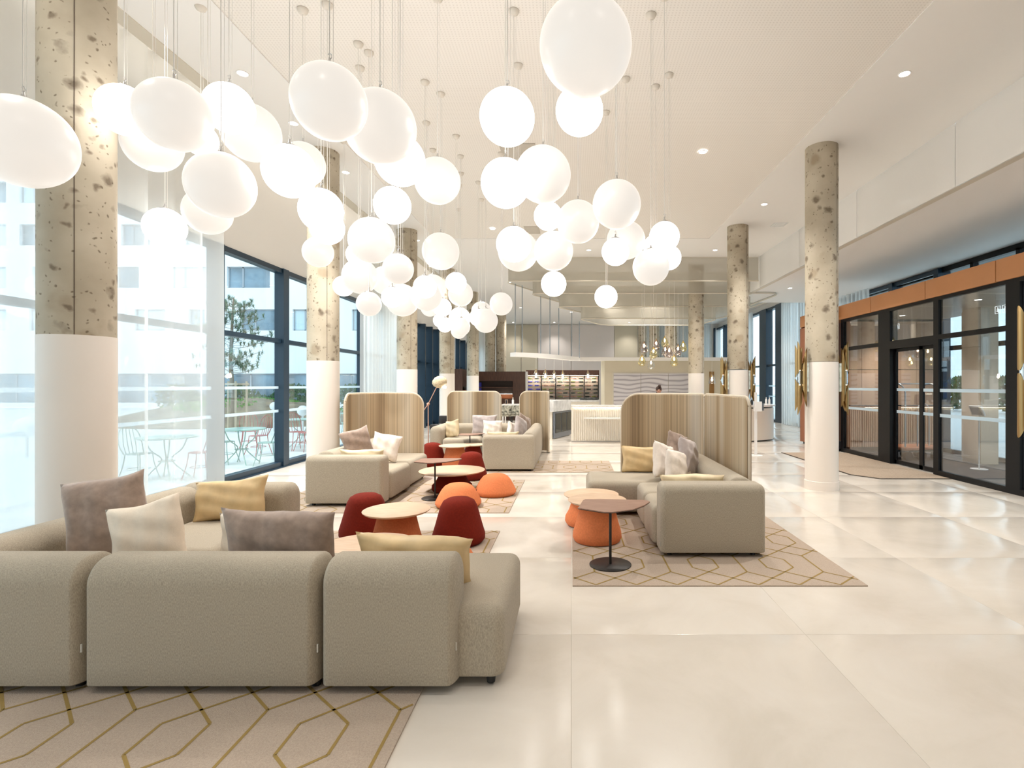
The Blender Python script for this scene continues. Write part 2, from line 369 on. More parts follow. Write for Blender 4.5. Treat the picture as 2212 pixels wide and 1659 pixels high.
# ================================================================== ROOM SHELL
CEIL = 5.25
fl = struct('floor', BX(-5.8, 9.0, -4.5, 32, -.25, -.002), 'floor_grout')
tile_me = MB().rbox(-.7493, .7493, -.7493, .7493, -.02, 0, .003, .003, .0015, .0005, k=1).mesh('floor_tile', 'floor_stone')
for i in range(10):
    for j in range(24):
        use('floor_tile', tile_me, fl, (-5.25 + 1.5 * i, -3.37 + 1.5 * j, 0))
# ceilings: plain slabs either side of a perforated field
ce = struct('ceiling', MB().box(-4.37, -3.42, -4.5, 32, CEIL, CEIL + .2).box(3.45, 5.36, -4.5, 32, CEIL, CEIL + .2).box(5.36, 9.0, 17.8, 32, CEIL, CEIL + .2).box(-3.42, 3.45, 13.2, 32, CEIL, CEIL + .2), 'plaster')
struct('perforated_field', BX(-3.42, 3.45, -4.5, 13.2, CEIL + .012, CEIL + .2), 'perforated_board', ce)
vb = MB()
for (x0, x1, y0, y1) in ((-1.1, -.55, 8.0, 8.55), (-1.1, -.75, 12.2, 12.75)): vb.box(x0, x1, y0, y1, CEIL - .004, CEIL + .03)
vb.build('access_panel', 'vent_grey', ce)
struct('ceiling', BX(5.40, 8.95, -4.5, 17.8, 4.385, 4.6), 'plaster')
struct('ceiling', BX(-5.9, -4.50, -4.5, 32, 6.4, 6.6), 'plaster')
struct('trim_1', BX(-4.56, -4.37, -4.5, 32, CEIL - .01, 6.4), 'beige_strip')
# white fascia panels along the right, joints recessed
fa = struct('trim_2', BX(5.385, 5.48, -4.5, 17.8, 4.40, CEIL), 'beige_strip')
ys = [-4.5, -2.2, 0.35, 2.9, 5.40, 7.2, 9.05, 10.9, 13.2, 15.5, 17.8]
ys = [-3.6, -1.4, .8, 3.0, 4.86, 7.36, 9.9, 12.4, 15.0, 17.8]
for a, b in zip(ys[:-1], ys[1:]):
    MB().rbox(5.355, 5.385, a + .006, b - .006, 4.362, CEIL - .002, .003, .003, .003, .003, k=1).build('fascia_panel', 'white_gloss', fa)
BX(5.386, 5.50, -4.5, 17.8, 4.362, 4.39).build('shadow_lip', 'beige_strip', fa)
struct('trim_3', BX(5.36, 8.95, 17.8, 17.9, 4.385, CEIL), 'white_paint')
# left wall: glazed up to 3.86, plastered above
LX = -5.65; WT = 3.86
struct('wall_left', BX(LX - .25, LX, -4.5, 32, WT, 6.4), 'wall_paint')
posts = [-4.4, -2.0, .1, 2.15, 4.2, 6.3, 8.43, 10.36, 12.3, 14.3, 16.3, 18.2, 19.6, 20.6, 21.6, 22.6, 24.2, 25.6, 27.0, 28.4, 30.0, 31.9]
for k, (a, b) in enumerate(zip(posts[:-1], posts[1:])):
    wd = sempty('window_%d' % (k + 1))
    d = .16 if a < 18 else .34
    f = MB().box(LX - .12 - (.08 if a > 18 else 0), LX + d - .10, a - (.085 if abs(a - 8.43) < .01 else .10 if a < 18 else .06), a + (.085 if abs(a - 8.43) < .01 else .10 if a < 18 else .06), 0, WT)
    f.box(LX - .12, LX + .03, a, b, 0, .10).box(LX - .12, LX + .03, a, b, WT - .09, WT)
    f.build('window_frame', 'navy_frame', wd)
    BX(LX - .12, LX + .01, a + .06, b - .06, 2.41, 2.49).build('transom', 'navy_frame', wd)
    for z0, z1 in ((.10, 2.41), (2.49, WT - .09)): BX(LX - .065, LX - .045, a + .06, b - .06, z0, z1).build('pane', 'glass', wd)
    for zz in (1.09, 1.545): BX(LX - .043, LX - .041, a + .06, b - .06, zz - .025, zz + .025).build('frosted_band', 'frost', wd)
struct('baseboard_left', BX(LX + .03, LX + .10, -4.5, 32, -.002, .012), 'navy_frame')
# curtains
def curtain(name, x, y0, y1, z1, label, amp=.06, wl=.22, mt='sheer', along='y', seed=1):
    rnd = random.Random(seed); mb = MB(); n = int((y1 - y0) / .028); vs = []; zs = [.015, z1 * .25, z1 * .5, z1 * .75, z1]
    ph = rnd.random() * 6
    for i in range(n + 1):
        t = y0 + (y1 - y0) * i / n
        for q, z in enumerate(zs):
            w_ = math.sin(2 * PI * t / wl + ph + .8 * math.sin(t * 2.1)); w_ = w_ * (1 + .25 * math.sin(t * 5 + q * .3))
            off = amp * w_; vs.append((x + off, t, z) if along == 'y' else (t, x + off, z))
    m = len(zs); fs = [(i * m + q, (i + 1) * m + q, (i + 1) * m + q + 1, i * m + q + 1) for i in range(n) for q in range(m - 1)]
    mb.add(vs, fs); r = MB()
    r.box(x - .03, x + .03, y0, y1, z1, z1 + .03) if along == 'y' else r.box(y0, y1, x - .03, x + .03, z1, z1 + .03)
    t = thing('curtain', label, 'curtain', group='sheer white curtains along the glazing')
    mb.build('cloth', mt, t, angle=180); r.build('curtain_track', 'white_metal', t); return t
curtain('curtain', -5.28, 2.3, 7.9, 5.85, 'sheer white full-height curtain behind the nearest pitted concrete column', wl=.46, amp=.075)
curtain('curtain', -5.28, 13.3, 16.1, 5.85, 'sheer white curtain between the second and third columns of the window row', seed=3)
curtain('curtain', -5.28, 23.0, 23.9, 5.85, 'narrow sheer curtain just left of the dark wood cabinet', seed=4)
curtain('curtain', -5.28, 28.6, 31.4, 5.85, 'sheer curtain in the far left corner above the dark wood cabinet', seed=5)
RX = 8.8
curtain('curtain', RX - .25, 15.2, 21.4, 5.0, 'sheer white curtain between the blue window and the terracotta entrance box', seed=6)
curtain('curtain', RX - .25, 25.0, 28.5, 5.0, 'sheer curtain beyond the blue-framed window at the far right', seed=7)
curtain('curtain', 31.2, 4.2, 8.2, 5.1, 'wide sheer curtain on the far wall behind the right column row', along='x', seed=8)
cl = bpy.data.lights.new('slot_fill_light', 'AREA'); cl.shape = 'RECTANGLE'; cl.size = .25; cl.size_y = 34; cl.energy = 110; cl.color = (1, .95, .88)  # unseen area light added to brighten the slot above the curtains
co = bpy.data.objects.new('slot_fill_light', cl); C.objects.link(co); co.location = (-4.9, 13.5, 6.36)
# back wall
bk = struct('wall_back', BX(-5.8, 9.0, 31.8, 32.0, 0, CEIL), 'wall_paint')
for x0, x1, m in ((-4.0, -3.02, 'back_beige'), (-3.0, -2.02, 'back_beige'), (-2.0, -.02, 'back_pink'), (0, 2.58, 'back_pink'), (2.6, 4.0, 'back_beige')):
    BX(x0 + .006, x1 - .006, 31.74, 31.8, .1, 5.2).build('wall_panel', m, bk)
for x in (4.2, 5.3, 6.4, 7.5, 8.6):
    BX(x - .04, x + .04, 31.6, 31.8, 0, 5.0).build('mullion', 'navy_frame', bk)
# right: outer facade
struct('wall_right', BX(RX + .05, RX + .3, 13.9, 32, 5.0, CEIL + .2), 'wall_paint')
rp = [12.6, 14.4, 16.4, 18.4, 20.2, 22.1, 24.0, 26.2, 28.4, 30.2, 31.9]
for k, (a, b) in enumerate(zip(rp[:-1], rp[1:])):
    wd = sempty('window_%d' % (30 + k)); z1 = 4.36 if b < 17.8 else 5.0
    hw = .42 if a in (22.1, 24.0) else .08
    MB().box(RX - .10, RX + .2, a - hw, a + hw, 0, z1).box(RX - .05, RX + .2, a, b, 0, .1).box(RX - .05, RX + .2, a, b, z1 - .1, z1).build('window_frame', 'navy_frame', wd)
    BX(RX - .05, RX + .1, a + .08, b - .08, 2.41, 2.49).build('transom', 'navy_frame', wd)
    BX(RX + .03, RX + .05, a + .08, b - .08, .1, z1 - .1).build('pane', 'glass', wd)
    for zz in (1.09, 1.545): BX(RX + .022, RX + .026, a + .08, b - .08, zz - .025, zz + .025).build('frosted_band', 'frost', wd)
# rear wall (behind the camera)
rw = struct('wall_rear', BX(-5.9, 9.0, -4.7, -4.5, 0, 6.6), 'wall_paint')
# right front part behind/beside the camera
struct('wall_right', BX(RX + .1, RX + .3, -4.5, 3.2, 0, 4.6), 'wall_paint')

# ================================================================== ENTRANCE BOX (vestibule)
GX = 6.45
ys_f = [1.2, 3.3, 5.35, 7.55, 10.02, 12.55, 14.45]
def py2Y(px, X=GX): return X * F / (px - VX)
vest = sempty('wall_vestibule')
jy = [14.45, py2Y(1884), py2Y(2003), py2Y(2156), 5.9, 3.4, 1.0]
for a, b in zip(jy[1:], jy[:-1]):
    MB().rbox(GX - .04, GX + .30, a + .008, b - .008, 3.15, 3.48, .004, .004, .004, .004, k=1).build('orange_panel', 'orange_panel', vest)
BX(GX - .02, GX + 2.3, 1.0, 14.4, 3.40, 3.46).build('vestibule_roof', 'lobby_soffit', vest)
BX(GX + .25, RX, 1.0, 12.62, 3.15, 3.19).build('vestibule_soffit', 'lobby_soffit', vest)
# terracotta store box beyond the glazing
tb = struct('wall_terracotta', MB().box(6.30, 8.5, 14.42, 14.46, .06, 3.4), 'terracotta_panel')
BX(6.27, 6.31, 13.6, 14.46, .06, 3.13).build('side_panel', 'terracotta_panel', tb)
BX(6.27, 6.31, 12.66, 13.59, .06, 3.13).build('side_panel', 'terracotta_panel', tb)
BX(6.27, 6.31, 12.66, 14.46, 3.16, 3.46).build('top_band', 'orange_panel', tb)
BX(6.33, 8.5, 12.7, 14.4, 0, .06).build('plinth', 'black_frame', tb)
# interior far wall of the vestibule: peach panels with fluted lower half
pw = struct('wall_peach', BX(6.5, 8.7, 12.58, 12.62, 0, 3.15), 'black_frame')
for i, (x0, x1) in enumerate(((6.5, 6.9), (6.91, 7.3), (7.31, 7.75), (7.76, 8.2), (8.21, 8.65))):
    BX(x0, x1, 12.54, 12.58, 1.12, 1.95).build('upper_panel', 'peach_panel', pw)
    BX(x0, x1, 12.54, 12.58, 1.965, 3.1).build('upper_panel', 'peach_panel', pw)
    rb = MB().box(x0, x1, 12.555, 12.58, .12, 1.09)
    n = int((x1 - x0) / .05)
    for k in range(n): rb.box(x0 + .01 + k * .05, x0 + .04 + k * .05, 12.53, 12.555, .12, 1.09)
    rb.build('fluted_panel', 'peach_panel', pw)
cp = struct('wall_cream', BX(8.15, 8.5, 10.5, 11.0, 0, 3.15), 'cream_panel')
for z0, z1 in ((.1, 1.5), (1.52, 2.35), (2.37, 3.1)):
    BX(8.12, 8.15, 10.52, 10.98, z0, z1).build('cream_panel', 'cream_panel', cp)
def post(y0, y1, x0=GX, x1=GX + .08, z0=0, z1=3.15, m='black_frame', nm='post'): return BX(x0, x1, y0, y1, z0, z1).build(nm, m, vest)
P = py2Y
post(12.52, 12.62); post(P(1922), P(1897), GX, GX + .16); post(P(2027), P(2016)); post(P(2203), P(2172), GX - .0, GX + .22)
post(4.2, 4.35); post(1.0, 1.1)
# side return of the corner column, doors
for a, b in ((P(1897), 12.52), (P(2172), P(2027)), (4.35, P(2203)), (1.1, 4.2)):
    BX(GX, GX + .07, a, b, 0, .09).build('bottom_rail', 'black_frame', vest)
    BX(GX, GX + .07, a, b, 2.40, 2.48).build('transom', 'black_frame', vest)
    BX(GX, GX + .07, a, b, 3.09, 3.15).build('top_rail', 'black_frame', vest)
    BX(GX + .03, GX + .045, a, b, .09, 2.40).build('pane', 'dark_glass', vest)
    BX(GX + .03, GX + .045, a, b, 2.48, 3.09).build('pane', 'dark_glass', vest)
    for zz in (1.06, 1.50): BX(GX + .024, GX + .028, a, b, zz - .028, zz + .028).build('frosted_band', 'frost', vest)
a, b = P(2016), P(1922)
BX(GX, GX + .14, a, b, 2.32, 2.48).build('door_header', 'black_frame', vest)
BX(GX, GX + .07, a, b, 3.09, 3.15).build('top_rail', 'black_frame', vest)
BX(GX + .03, GX + .045, a, b, 2.48, 3.09).build('pane', 'dark_glass', vest)
dr = sempty('door_1'); mid = P(1978)
for (y0, y1) in ((a, mid), (mid, b)):
    lf = MB().box(GX + .10, GX + .14, y0, y0 + .05, .01, 2.32).box(GX + .10, GX + .14, y1 - .05, y1, .01, 2.32).box(GX + .10, GX + .14, y0, y1, .01, .09).box(GX + .10, GX + .14, y0, y1, 2.26, 2.32).build('door_leaf', 'black_frame', dr)
    BX(GX + .115, GX + .125, y0 + .05, y1 - .05, .09, 2.26).build('pane', 'dark_glass', lf)
    for zz in (1.06, 1.50): BX(GX + .110, GX + .113, y0 + .05, y1 - .05, zz - .028, zz + .028).build('frosted_band', 'frost', lf)
# outer glazing of the entrance
og = sempty('wall_outer_glazing')
BX(RX, RX + .3, 1.0, 17.8, 4.26, 4.42).build('head_beam', 'black_frame', og)
for y in (2.6, 4.4, 6.2, 8.0, 9.2, 10.4, 11.6, 12.6):
    BX(RX, RX + .12, y - .05, y + .05, 0, 4.3).build('post', 'black_frame', og)
for y0, y1 in ((2.65, 4.35), (4.45, 6.15), (6.25, 7.95), (8.05, 9.15), (9.25, 10.35), (10.45, 11.55), (11.65, 12.55)):
    BX(RX + .05, RX + .065, y0, y1, .1, 4.26).build('pane', 'glass', og)
    BX(RX, RX + .10, y0, y1, 2.40, 2.50).build('transom', 'black_frame', og)
    BX(RX, RX + .10, y0, y1, 0, .1).build('bottom_rail', 'black_frame', og)
tag(BX(GX + .24, RX - .02, 1.1, 12.5, 0, .012).build('entrance_carpet', 'dark_carpet'), 'dark grey carpet inside the glazed entrance box', 'carpet')
em = thing('entrance_mat', 'beige entrance mat with chamfered corner and dark edge line', 'mat')
MB().prism([(4.95, 9.35), (5.25, 8.95), (GX - .01, 8.95), (GX - .01, 12.4), (4.95, 12.4)], 0, .008).build('mat_surface', 'entry_mat', em)
MB().prism([(4.93, 9.34), (5.24, 8.93), (GX - .01, 8.93), (GX - .01, 8.96), (5.25, 8.96), (4.96, 9.36), (4.96, 12.4), (4.93, 12.4)], 0, .011).build('edge_line', 'mat_border', em)

# ================================================================== COLUMNS
col_shaft = MB().lathe([(1.95, .235), (CEIL, .235)], n=64).mesh('shaft', 'concrete')
def column(x, y, label, dado=1.95, rot=0):
    t = thing('concrete_column', label, 'column', (x, y, 0), 0, 'round concrete columns with white lower sleeves')
    s = use('shaft', col_shaft, t, rot=(0, 0, rot)); 
    MB().lathe([(.0, .247), (.13, .247), (.135, .238), (dado, .238), (dado, .233)], n=64).build('painted_sleeve', 'sleeve', t)
    a = math.radians(-52) + 0
    MB().box(.2335, .2375, -.002, .002, dado, CEIL).build('formwork_seam', 'hair', t, rot=(0, 0, a))
column(-3.86, 4.13, 'large pitted concrete column nearest the left edge, white painted lower half', 1.975, .4)
column(-3.90, 8.3, 'pitted concrete column second from the left, behind the near armrest sofa', 1.97, 2.2)
column(-3.89, 12.5, 'third concrete column of the window row, half hidden by hanging globes', 1.96, 3.9)
column(-3.93, 16.7, 'fourth window-side concrete column, behind the arm lamp', 1.95, 5)
column(-3.90, 20.9, 'grey concrete column rising behind the left end of dark cabinet', 1.95, 1.2)
column(-3.80, 24.75, 'far concrete column above the dark cabinet, left one of the pair', 1.95, 2.9)
column(-3.30, 24.85, 'far concrete column above the dark cabinet, right one of the pair', 1.95, 3.1)
column(3.86, 8.14, 'tall pitted column at right with brass sconces, nearest the glazed entrance', 1.945, 1.0)
column(3.85, 12.2, 'slimmer pitted column between screened sofa and entrance, with brass sconces', 1.93, 2.5)
column(3.86, 16.3, 'speckled column standing behind the reception desk', 1.95, 3.0)
column(3.86, 20.4, 'grey column behind the cluster of metallic glass drops', 1.95, .2)
column(3.86, 24.5, 'pale grey distant column, second from left behind the reception wall', 1.95, 5.2)
column(3.86, 28.6, 'farthest right-hand column, leftmost seen above the reception wall', 1.95, 4.4)
column(3.86, 4.05, 'column just outside the right edge, carrying the cropped brass sconce', 1.945, 4.0)
# ================================================================== RUGS
def rug(label, rects, hexo, name='rug'):
    t = thing(name, label, 'rug'); mb = MB()
    for (x0, x1, y0, y1) in rects: mb.box(x0, x1, y0, y1, 0, .010)
    mb.build('pile', 'rug_pile', t)
    ox, oy = hexo; Pp = .648; band = .71; segs = []
    X0 = min(r[0] for r in rects); X1 = max(r[1] for r in rects); Y0 = min(r[2] for r in rects); Y1 = max(r[3] for r in rects)
    k0 = int((Y0 - oy) / band) - 2; k1 = int((Y1 - oy) / band) + 2
    for k in range(k0, k1):
        yb = oy + k * band; i0 = int((X0 - ox) / Pp) - 2; i1 = int((X1 - ox) / Pp) + 2
        for i in range(i0, i1):
            xc = ox + i * Pp + (Pp / 2 if k % 2 else 0); h = .114
            segs += [((xc - h, yb + .105), (xc - h, yb + .315)), ((xc + h, yb + .105), (xc + h, yb + .315)), ((xc - h, yb + .105), (xc, yb)), ((xc + h, yb + .105), (xc, yb)),
                     ((xc - h, yb + .315), (xc, yb + .42)), ((xc + h, yb + .315), (xc, yb + .42))]
            xw = xc + Pp / 2
            segs += [((xw, yb), (xw, yb + .42))]
            for s_ in (-1, 1):
                segs += [((xc, yb + .42), (xc + s_ * Pp / 2, yb + band)), ((xw, yb + .42), (xw + s_ * Pp / 2, yb + band))]
    lb = MB()
    def clip(a, b, r):
        x0, x1, y0, y1 = r; dx = b[0] - a[0]; dy = b[1] - a[1]; t0, t1 = 0, 1
        for p, q in ((-dx, a[0] - x0), (dx, x1 - a[0]), (-dy, a[1] - y0), (dy, y1 - a[1])):
            if abs(p) < 1e-9:
                if q < 0: return None
            else:
                r_ = q / p
                if p < 0: t0 = max(t0, r_)
                else: t1 = min(t1, r_)
        return None if t0 >= t1 else ((a[0] + t0 * dx, a[1] + t0 * dy), (a[0] + t1 * dx, a[1] + t1 * dy))
    for a, b in segs:
        for r in rects:
            c = clip(a, b, (r[0] + .01, r[1] - .01, r[2] + .01, r[3] - .01))
            if not c: continue
            (ax, ay), (bx, by) = c; L = math.hypot(bx - ax, by - ay)
            if L < .01: continue
            nx, ny = -(by - ay) / L * .0075, (bx - ax) / L * .0075
            lb.add([(ax + nx, ay + ny, .0112), (ax - nx, ay - ny, .0112), (bx - nx, by - ny, .0112), (bx + nx, by + ny, .0112)], [(0, 1, 2, 3)])
    lb.build('gold_line_pattern', 'rug_line', t); return t
rug('large beige rug with gold hexagon lines under the nearest sofa', [(-4.3, -.777, 1.6, 5.75)], (-1.16, 2.16))
rug('beige rug with gold lattice under the middle-left sofa and low orange stools', [(-4.0, -.777, 6.56, 8.81)], (-1.16, 6.42))
rug('beige rug under the far-left sofa, reaching right across the aisle', [(-3.7, -.777, 9.6, 12.95), (-.777, .79, 9.6, 11.05)], (-1.0, 9.27))
rug('triangular-looking beige rug under the right-hand sofa beside the aisle', [(.01, 2.35, 4.18, 7.45)], (.845, 3.774))

# ================================================================== SOFAS
def seat(t, x0, x1, y0, y1, z1=.425, rx=.07, ry=.07): return MB().rbox(x0, x1, y0, y1, .045, z1, rx, ry, .075, .03, puff=.008).build('seat_module', 'sofa_fabric', t)
def backx(t, x0, x1, y0, y1, z1=.69, e=.05, nm='back_module'): return MB().rbox(x0, x1, y0, y1, .04, z1, e, .045 if False else .12, .13, .02, k=7).build(nm, 'sofa_fabric', t)
def backy(t, x0, x1, y0, y1, z1=.69, e=.05, nm='back_module'): return MB().rbox(x0, x1, y0, y1, .04, z1, .12, e, .13, .02, k=7).build(nm, 'sofa_fabric', t)
def armx(t, x0, x1, y0, y1, z1=.67, nm='arm_module'): return MB().rbox(x0, x1, y0, y1, .04, z1, .055, .07, .075, .02, k=6).build(nm, 'sofa_fabric', t)
def feet(t, pts):
    for x, y in pts: MB().lathe([(0.011, .022), (.05, .026)], (x, y, 0), 14).build('foot', 'sofa_foot', t)
def tags(t, pts):
    for x, y, z in pts: BX(x - .003, x + .004, y - .006, y, z - .02, z + .022).build('care_tag', 'tag_cloth', t)
sA = thing('modular_sofa', 'large grey-beige modular sofa in the foreground seen from behind', 'sofa')
for x0, x1 in ((-3.59, -2.527), (-2.518, -1.308), (-1.30, -.59)): backx(sA, x0, x1, 2.70, 2.99)
backy(sA, -3.59, -3.31, 2.99, 4.76); backx(sA, -3.59, -2.56, 4.77, 5.06, e=.08, nm='arm_module')
for r in ((-3.31, -2.525, 2.95, 3.74), (-2.52, -1.31, 2.95, 3.74), (-1.30, -.355, 2.775, 3.74)): seat(sA, *r)
seat(sA, -3.31, -2.56, 3.75, 4.77)
feet(sA, [(-.43, 2.83), (-.43, 3.65), (-1.2, 3.65), (-2.4, 3.65), (-3.5, 2.8), (-3.5, 4.95), (-2.65, 4.95), (-1.35, 2.8), (-2.6, 2.8)])
tags(sA, [(-2.527, 2.725, .24), (-1.309, 2.725, .24), (-.598, 2.745, .24)])
sB = thing('modular_sofa', 'grey-beige sofa at middle left, armrest end facing the viewer', 'sofa')
armx(sB, -3.49, -2.46, 6.88, 7.17, .66); backy(sB, -3.49, -3.21, 7.17, 9.1)
seat(sB, -3.23, -2.44, 7.16, 8.04); seat(sB, -3.23, -2.47, 8.05, 9.1); feet(sB, [(-3.4, 6.97), (-2.55, 6.97), (-2.55, 9.0), (-3.4, 9.0)])
tags(sB, [(-3.485, 6.90, .1)])
sC = thing('modular_sofa', 'grey U-shaped sofa farthest back, between two striped screens', 'sofa')
armx(sC, -1.64, -.68, 9.67, 9.96, .665); backy(sC, -.95, -.68, 9.97, 12.58); backx(sC, -2.82, -.95, 12.3, 12.58); backy(sC, -3.1, -2.82, 11.5, 12.58, e=.08, nm='arm_module')
seat(sC, -2.82, -2.01, 11.5, 12.3); seat(sC, -2.0, -.95, 11.5, 12.3); seat(sC, -1.62, -.95, 9.96, 11.49)
feet(sC, [(-1.55, 9.76), (-.76, 9.76), (-3.0, 11.6), (-.76, 12.5)])
sD = thing('modular_sofa', 'grey-beige sofa on the right with chaise end and striped screens behind', 'sofa')
armx(sD, .825, 1.80, 4.85, 5.15, .675); backy(sD, 1.52, 1.80, 5.15, 7.04)
seat(sD, .79, 1.54, 5.12, 5.77); seat(sD, .79, 1.54, 5.78, 6.40); seat(sD, .2, 1.54, 6.41, 7.2)
feet(sD, [(.92, 4.95), (1.7, 4.95), (.28, 6.5), (.28, 7.1), (1.7, 7.1)])
tags(sD, [(.826, 4.90, .12)])

# ================================================================== SCREENS
def catmull(pts, n=10):
    out = []
    for i in range(len(pts) - 1):
        p0 = Vector(pts[max(i - 1, 0)]); p1 = Vector(pts[i]); p2 = Vector(pts[i + 1]); p3 = Vector(pts[min(i + 2, len(pts) - 1)])
        for k in range(n):
            t = k / n; out.append(.5 * ((2 * p1) + (-p0 + p2) * t + (2 * p0 - 5 * p1 + 4 * p2 - p3) * t * t + (-p0 + 3 * p1 - 3 * p2 + p3) * t ** 3))
    out.append(Vector(pts[-1])); return out
def screen(path, zt, label, r=.17, th=.022, r2=None, uoff=0):
    pts = catmull([(x, y) for x, y in path], 12); S = [0]
    for a, b in zip(pts[:-1], pts[1:]): S.append(S[-1] + (b - a).length)
    L = S[-1]; r2 = r if r2 is None else r2
    # extra samples in the rounded corners
    ss = sorted(set([r * (1 - math.cos(math.radians(a))) for a in range(0, 91, 10)] + [L - r2 * (1 - math.cos(math.radians(a))) for a in range(0, 91, 10)] + [L * i / 60 for i in range(61)]))
    mb = MB(); mb.uv = []; vs = []; rows = 6
    for s in ss:
        j = max(0, min(len(S) - 2, next((q for q in range(len(S) - 1) if S[q + 1] >= s), len(S) - 2))); f = (s - S[j]) / max(1e-6, S[j + 1] - S[j]); p = pts[j].lerp(pts[j + 1], min(1, f))
        a = pts[max(0, j - 1)]; b = pts[min(len(pts) - 1, j + 2)]; t = (b - a).normalized(); n = Vector((-t.y, t.x))
        z = zt
        if s < r: z -= r - math.sqrt(max(0, r * r - (r - s) ** 2))
        if s > L - r2: z -= r2 - math.sqrt(max(0, r2 * r2 - (r2 - (L - s)) ** 2))
        for side in (1, -1):
            q = p + n * th * side
            vs += [(q.x, q.y, .012), (q.x, q.y, .7), (q.x, q.y, z - .012)]; mb.uv += [(s + uoff, .03), (s + uoff, .7), (s + uoff, z)]
            if side == 1:
                q = p + n * th * .5; vs.append((q.x, q.y, z)); mb.uv.append((s + uoff, z)); q = p - n * th * .5; vs.append((q.x, q.y, z)); mb.uv.append((s + uoff, z))
    # per sample: 0 bot+,1 mid+,2 top+,3 crest+,4 crest-,5 bot-,6 mid-,7 top-
    m = 8; ring = [0, 1, 2, 3, 4, 7, 6, 5]; fs = []
    for i in range(len(ss) - 1):
        for a, b in zip(ring, ring[1:] + ring[:1]): fs.append((i * m + a, (i + 1) * m + a, (i + 1) * m + b, i * m + b))
    fs += [tuple(ring), tuple((len(ss) - 1) * m + q for q in ring[::-1])]
    mb.add(vs, fs); uv = mb.uv
    t = thing('privacy_screen', label, 'screen', group='curved striped felt screens')
    o = mb.build('felt_panel', 'striped_felt', t)
    m0 = 8; top = [Vector(vs[i * m0 + 3]).lerp(Vector(vs[i * m0 + 4]), .5) for i in range(len(ss))]
    bot0 = Vector((top[0].x, top[0].y, .02)); bot1 = Vector((top[-1].x, top[-1].y, .02))
    MB().tube([bot0] + top + [bot1], th * .72, 8).build('edge_trim', 'screen_edge', t)
    fb = MB()
    for s in (pts[2], pts[-3]): fb.lathe([(0.0, .03), (.012, .03)], (s.x, s.y, 0), 12)
    fb.build('floor_glide', 'sofa_foot', t); return t
screen([(-3.55, 8.27), (-3.56, 8.7), (-3.52, 9.02), (-3.28, 9.2), (-2.95, 9.2), (-2.58, 9.2)], 1.455, 'striped beige screen wrapping the back of the middle-left sofa', r2=.22, uoff=1.3)
screen([(-2.99, 12.75), (-2.4, 12.78), (-1.70, 12.75)], 1.435, 'striped screen with white bands behind the farthest sofa, left of the pair', r=.17, uoff=5.2)
screen([(-1.24, 12.75), (-.9, 12.77), (-.68, 12.75), (-.56, 12.66), (-.53, 12.38)], 1.435, 'narrow striped screen folded round the right corner of the farthest sofa', r=.17, r2=.06, uoff=7)
screen([(.70, 7.34), (1.0, 7.30), (1.3, 7.37), (1.62, 7.31), (1.86, 7.36)], 1.468, 'wide wavy striped screen across the far end of the right-hand sofa', r=.24, r2=.05, uoff=9.2)
screen([(1.80, 7.14), (1.83, 7.12), (1.88, 6.85), (1.86, 6.3), (1.845, 5.8), (1.84, 5.45)], 1.468, 'brown striped screen along the right side of the right-hand sofa', r=.05, r2=.12, uoff=12.1)

# ================================================================== CUSHIONS
def pillow(label, loc, w_, h, m, rot, t=.075, seed=0, group=None, N=22):
    rnd = random.Random(seed); mb = MB(); vs = []; ph = [rnd.random() * 6 for _ in range(6)]
    for side in (1, -1):
        for i in range(N + 1):
            for j in range(N + 1):
                u = -1 + 2 * i / N; v = -1 + 2 * j / N
                e = (1 - abs(u) ** 2.6) * (1 - abs(v) ** 2.6); th = t * max(0, e) ** .42
                px = u * (1 - .075 * (1 - v * v) * abs(u) ** 3); pz = v * (1 - .075 * (1 - u * u) * abs(v) ** 3)
                edge = min(1 - abs(u), 1 - abs(v))
                wr = .010 * math.sin(7 * u + 4 * v + ph[0] + side) * math.sin(5 * v - 3 * u + ph[1]) * min(1, edge * 5) + .005 * math.sin(16 * u + ph[2] + 6 * v) * math.exp(-edge * 5) * min(1, edge * 12)
                sag = .02 * (v < 0) * v * v
                vs.append((px * w_ / 2 + .004 * math.sin(5 * v + ph[3]), side * (th + wr * (1 if e > 0 else 0)), pz * h / 2 + .006 * math.sin(4 * u + ph[4])))
    M = N + 1; fs = []
    for i in range(N):
        for j in range(N):
            a = i * M + j; fs.append((a, a + M, a + M + 1, a + 1)); b = M * M + a; fs.append((b, b + 1, b + M + 1, b + M))
    mb.add(vs, fs); me = mb.mesh('cushion', m, 180)
    bm = bmesh.new(); bm.from_mesh(me); bmesh.ops.remove_doubles(bm, verts=bm.verts, dist=.0015); bm.to_mesh(me); bm.free(); me.shade_smooth() if hasattr(me, 'shade_smooth') else None
    for p_ in me.polygons: p_.use_smooth = True
    o = bpy.data.objects.new('cushion', me); C.objects.link(o); o.location = loc; o.rotation_euler = [math.radians(a) for a in rot]
    tag(o, label, 'cushion', group)
    return o
gA = 'loose cushions on the foreground sofa'; gB = 'cushions on the middle-left sofa'; gC = 'cushions on the farthest sofa'; gD = 'cushions on the right-hand sofa'
pillow('big square mauve velvet cushion upright at left of the foreground sofa', (-3.05, 3.47, .72), .47, .56, 'mauve_fabric', (-8, -9, 16), .10, 1, gA)
pillow('square cream linen cushion leaning beside the big mauve one', (-2.62, 3.27, .66), .41, .44, 'cream_fabric', (-12, -13, 14), .085, 2, gA)
pillow('glossy gold cushion in the far left corner of the foreground sofa', (-2.97, 4.60, .60), .62, .36, 'gold_fabric', (-18, -6, 4), .08, 3, gA)
pillow('wide mauve lumbar cushion on the back of the foreground sofa', (-1.715, 3.12, .655), .69, .44, 'mauve_fabric', (10, 1, -3), .085, 4, gA)
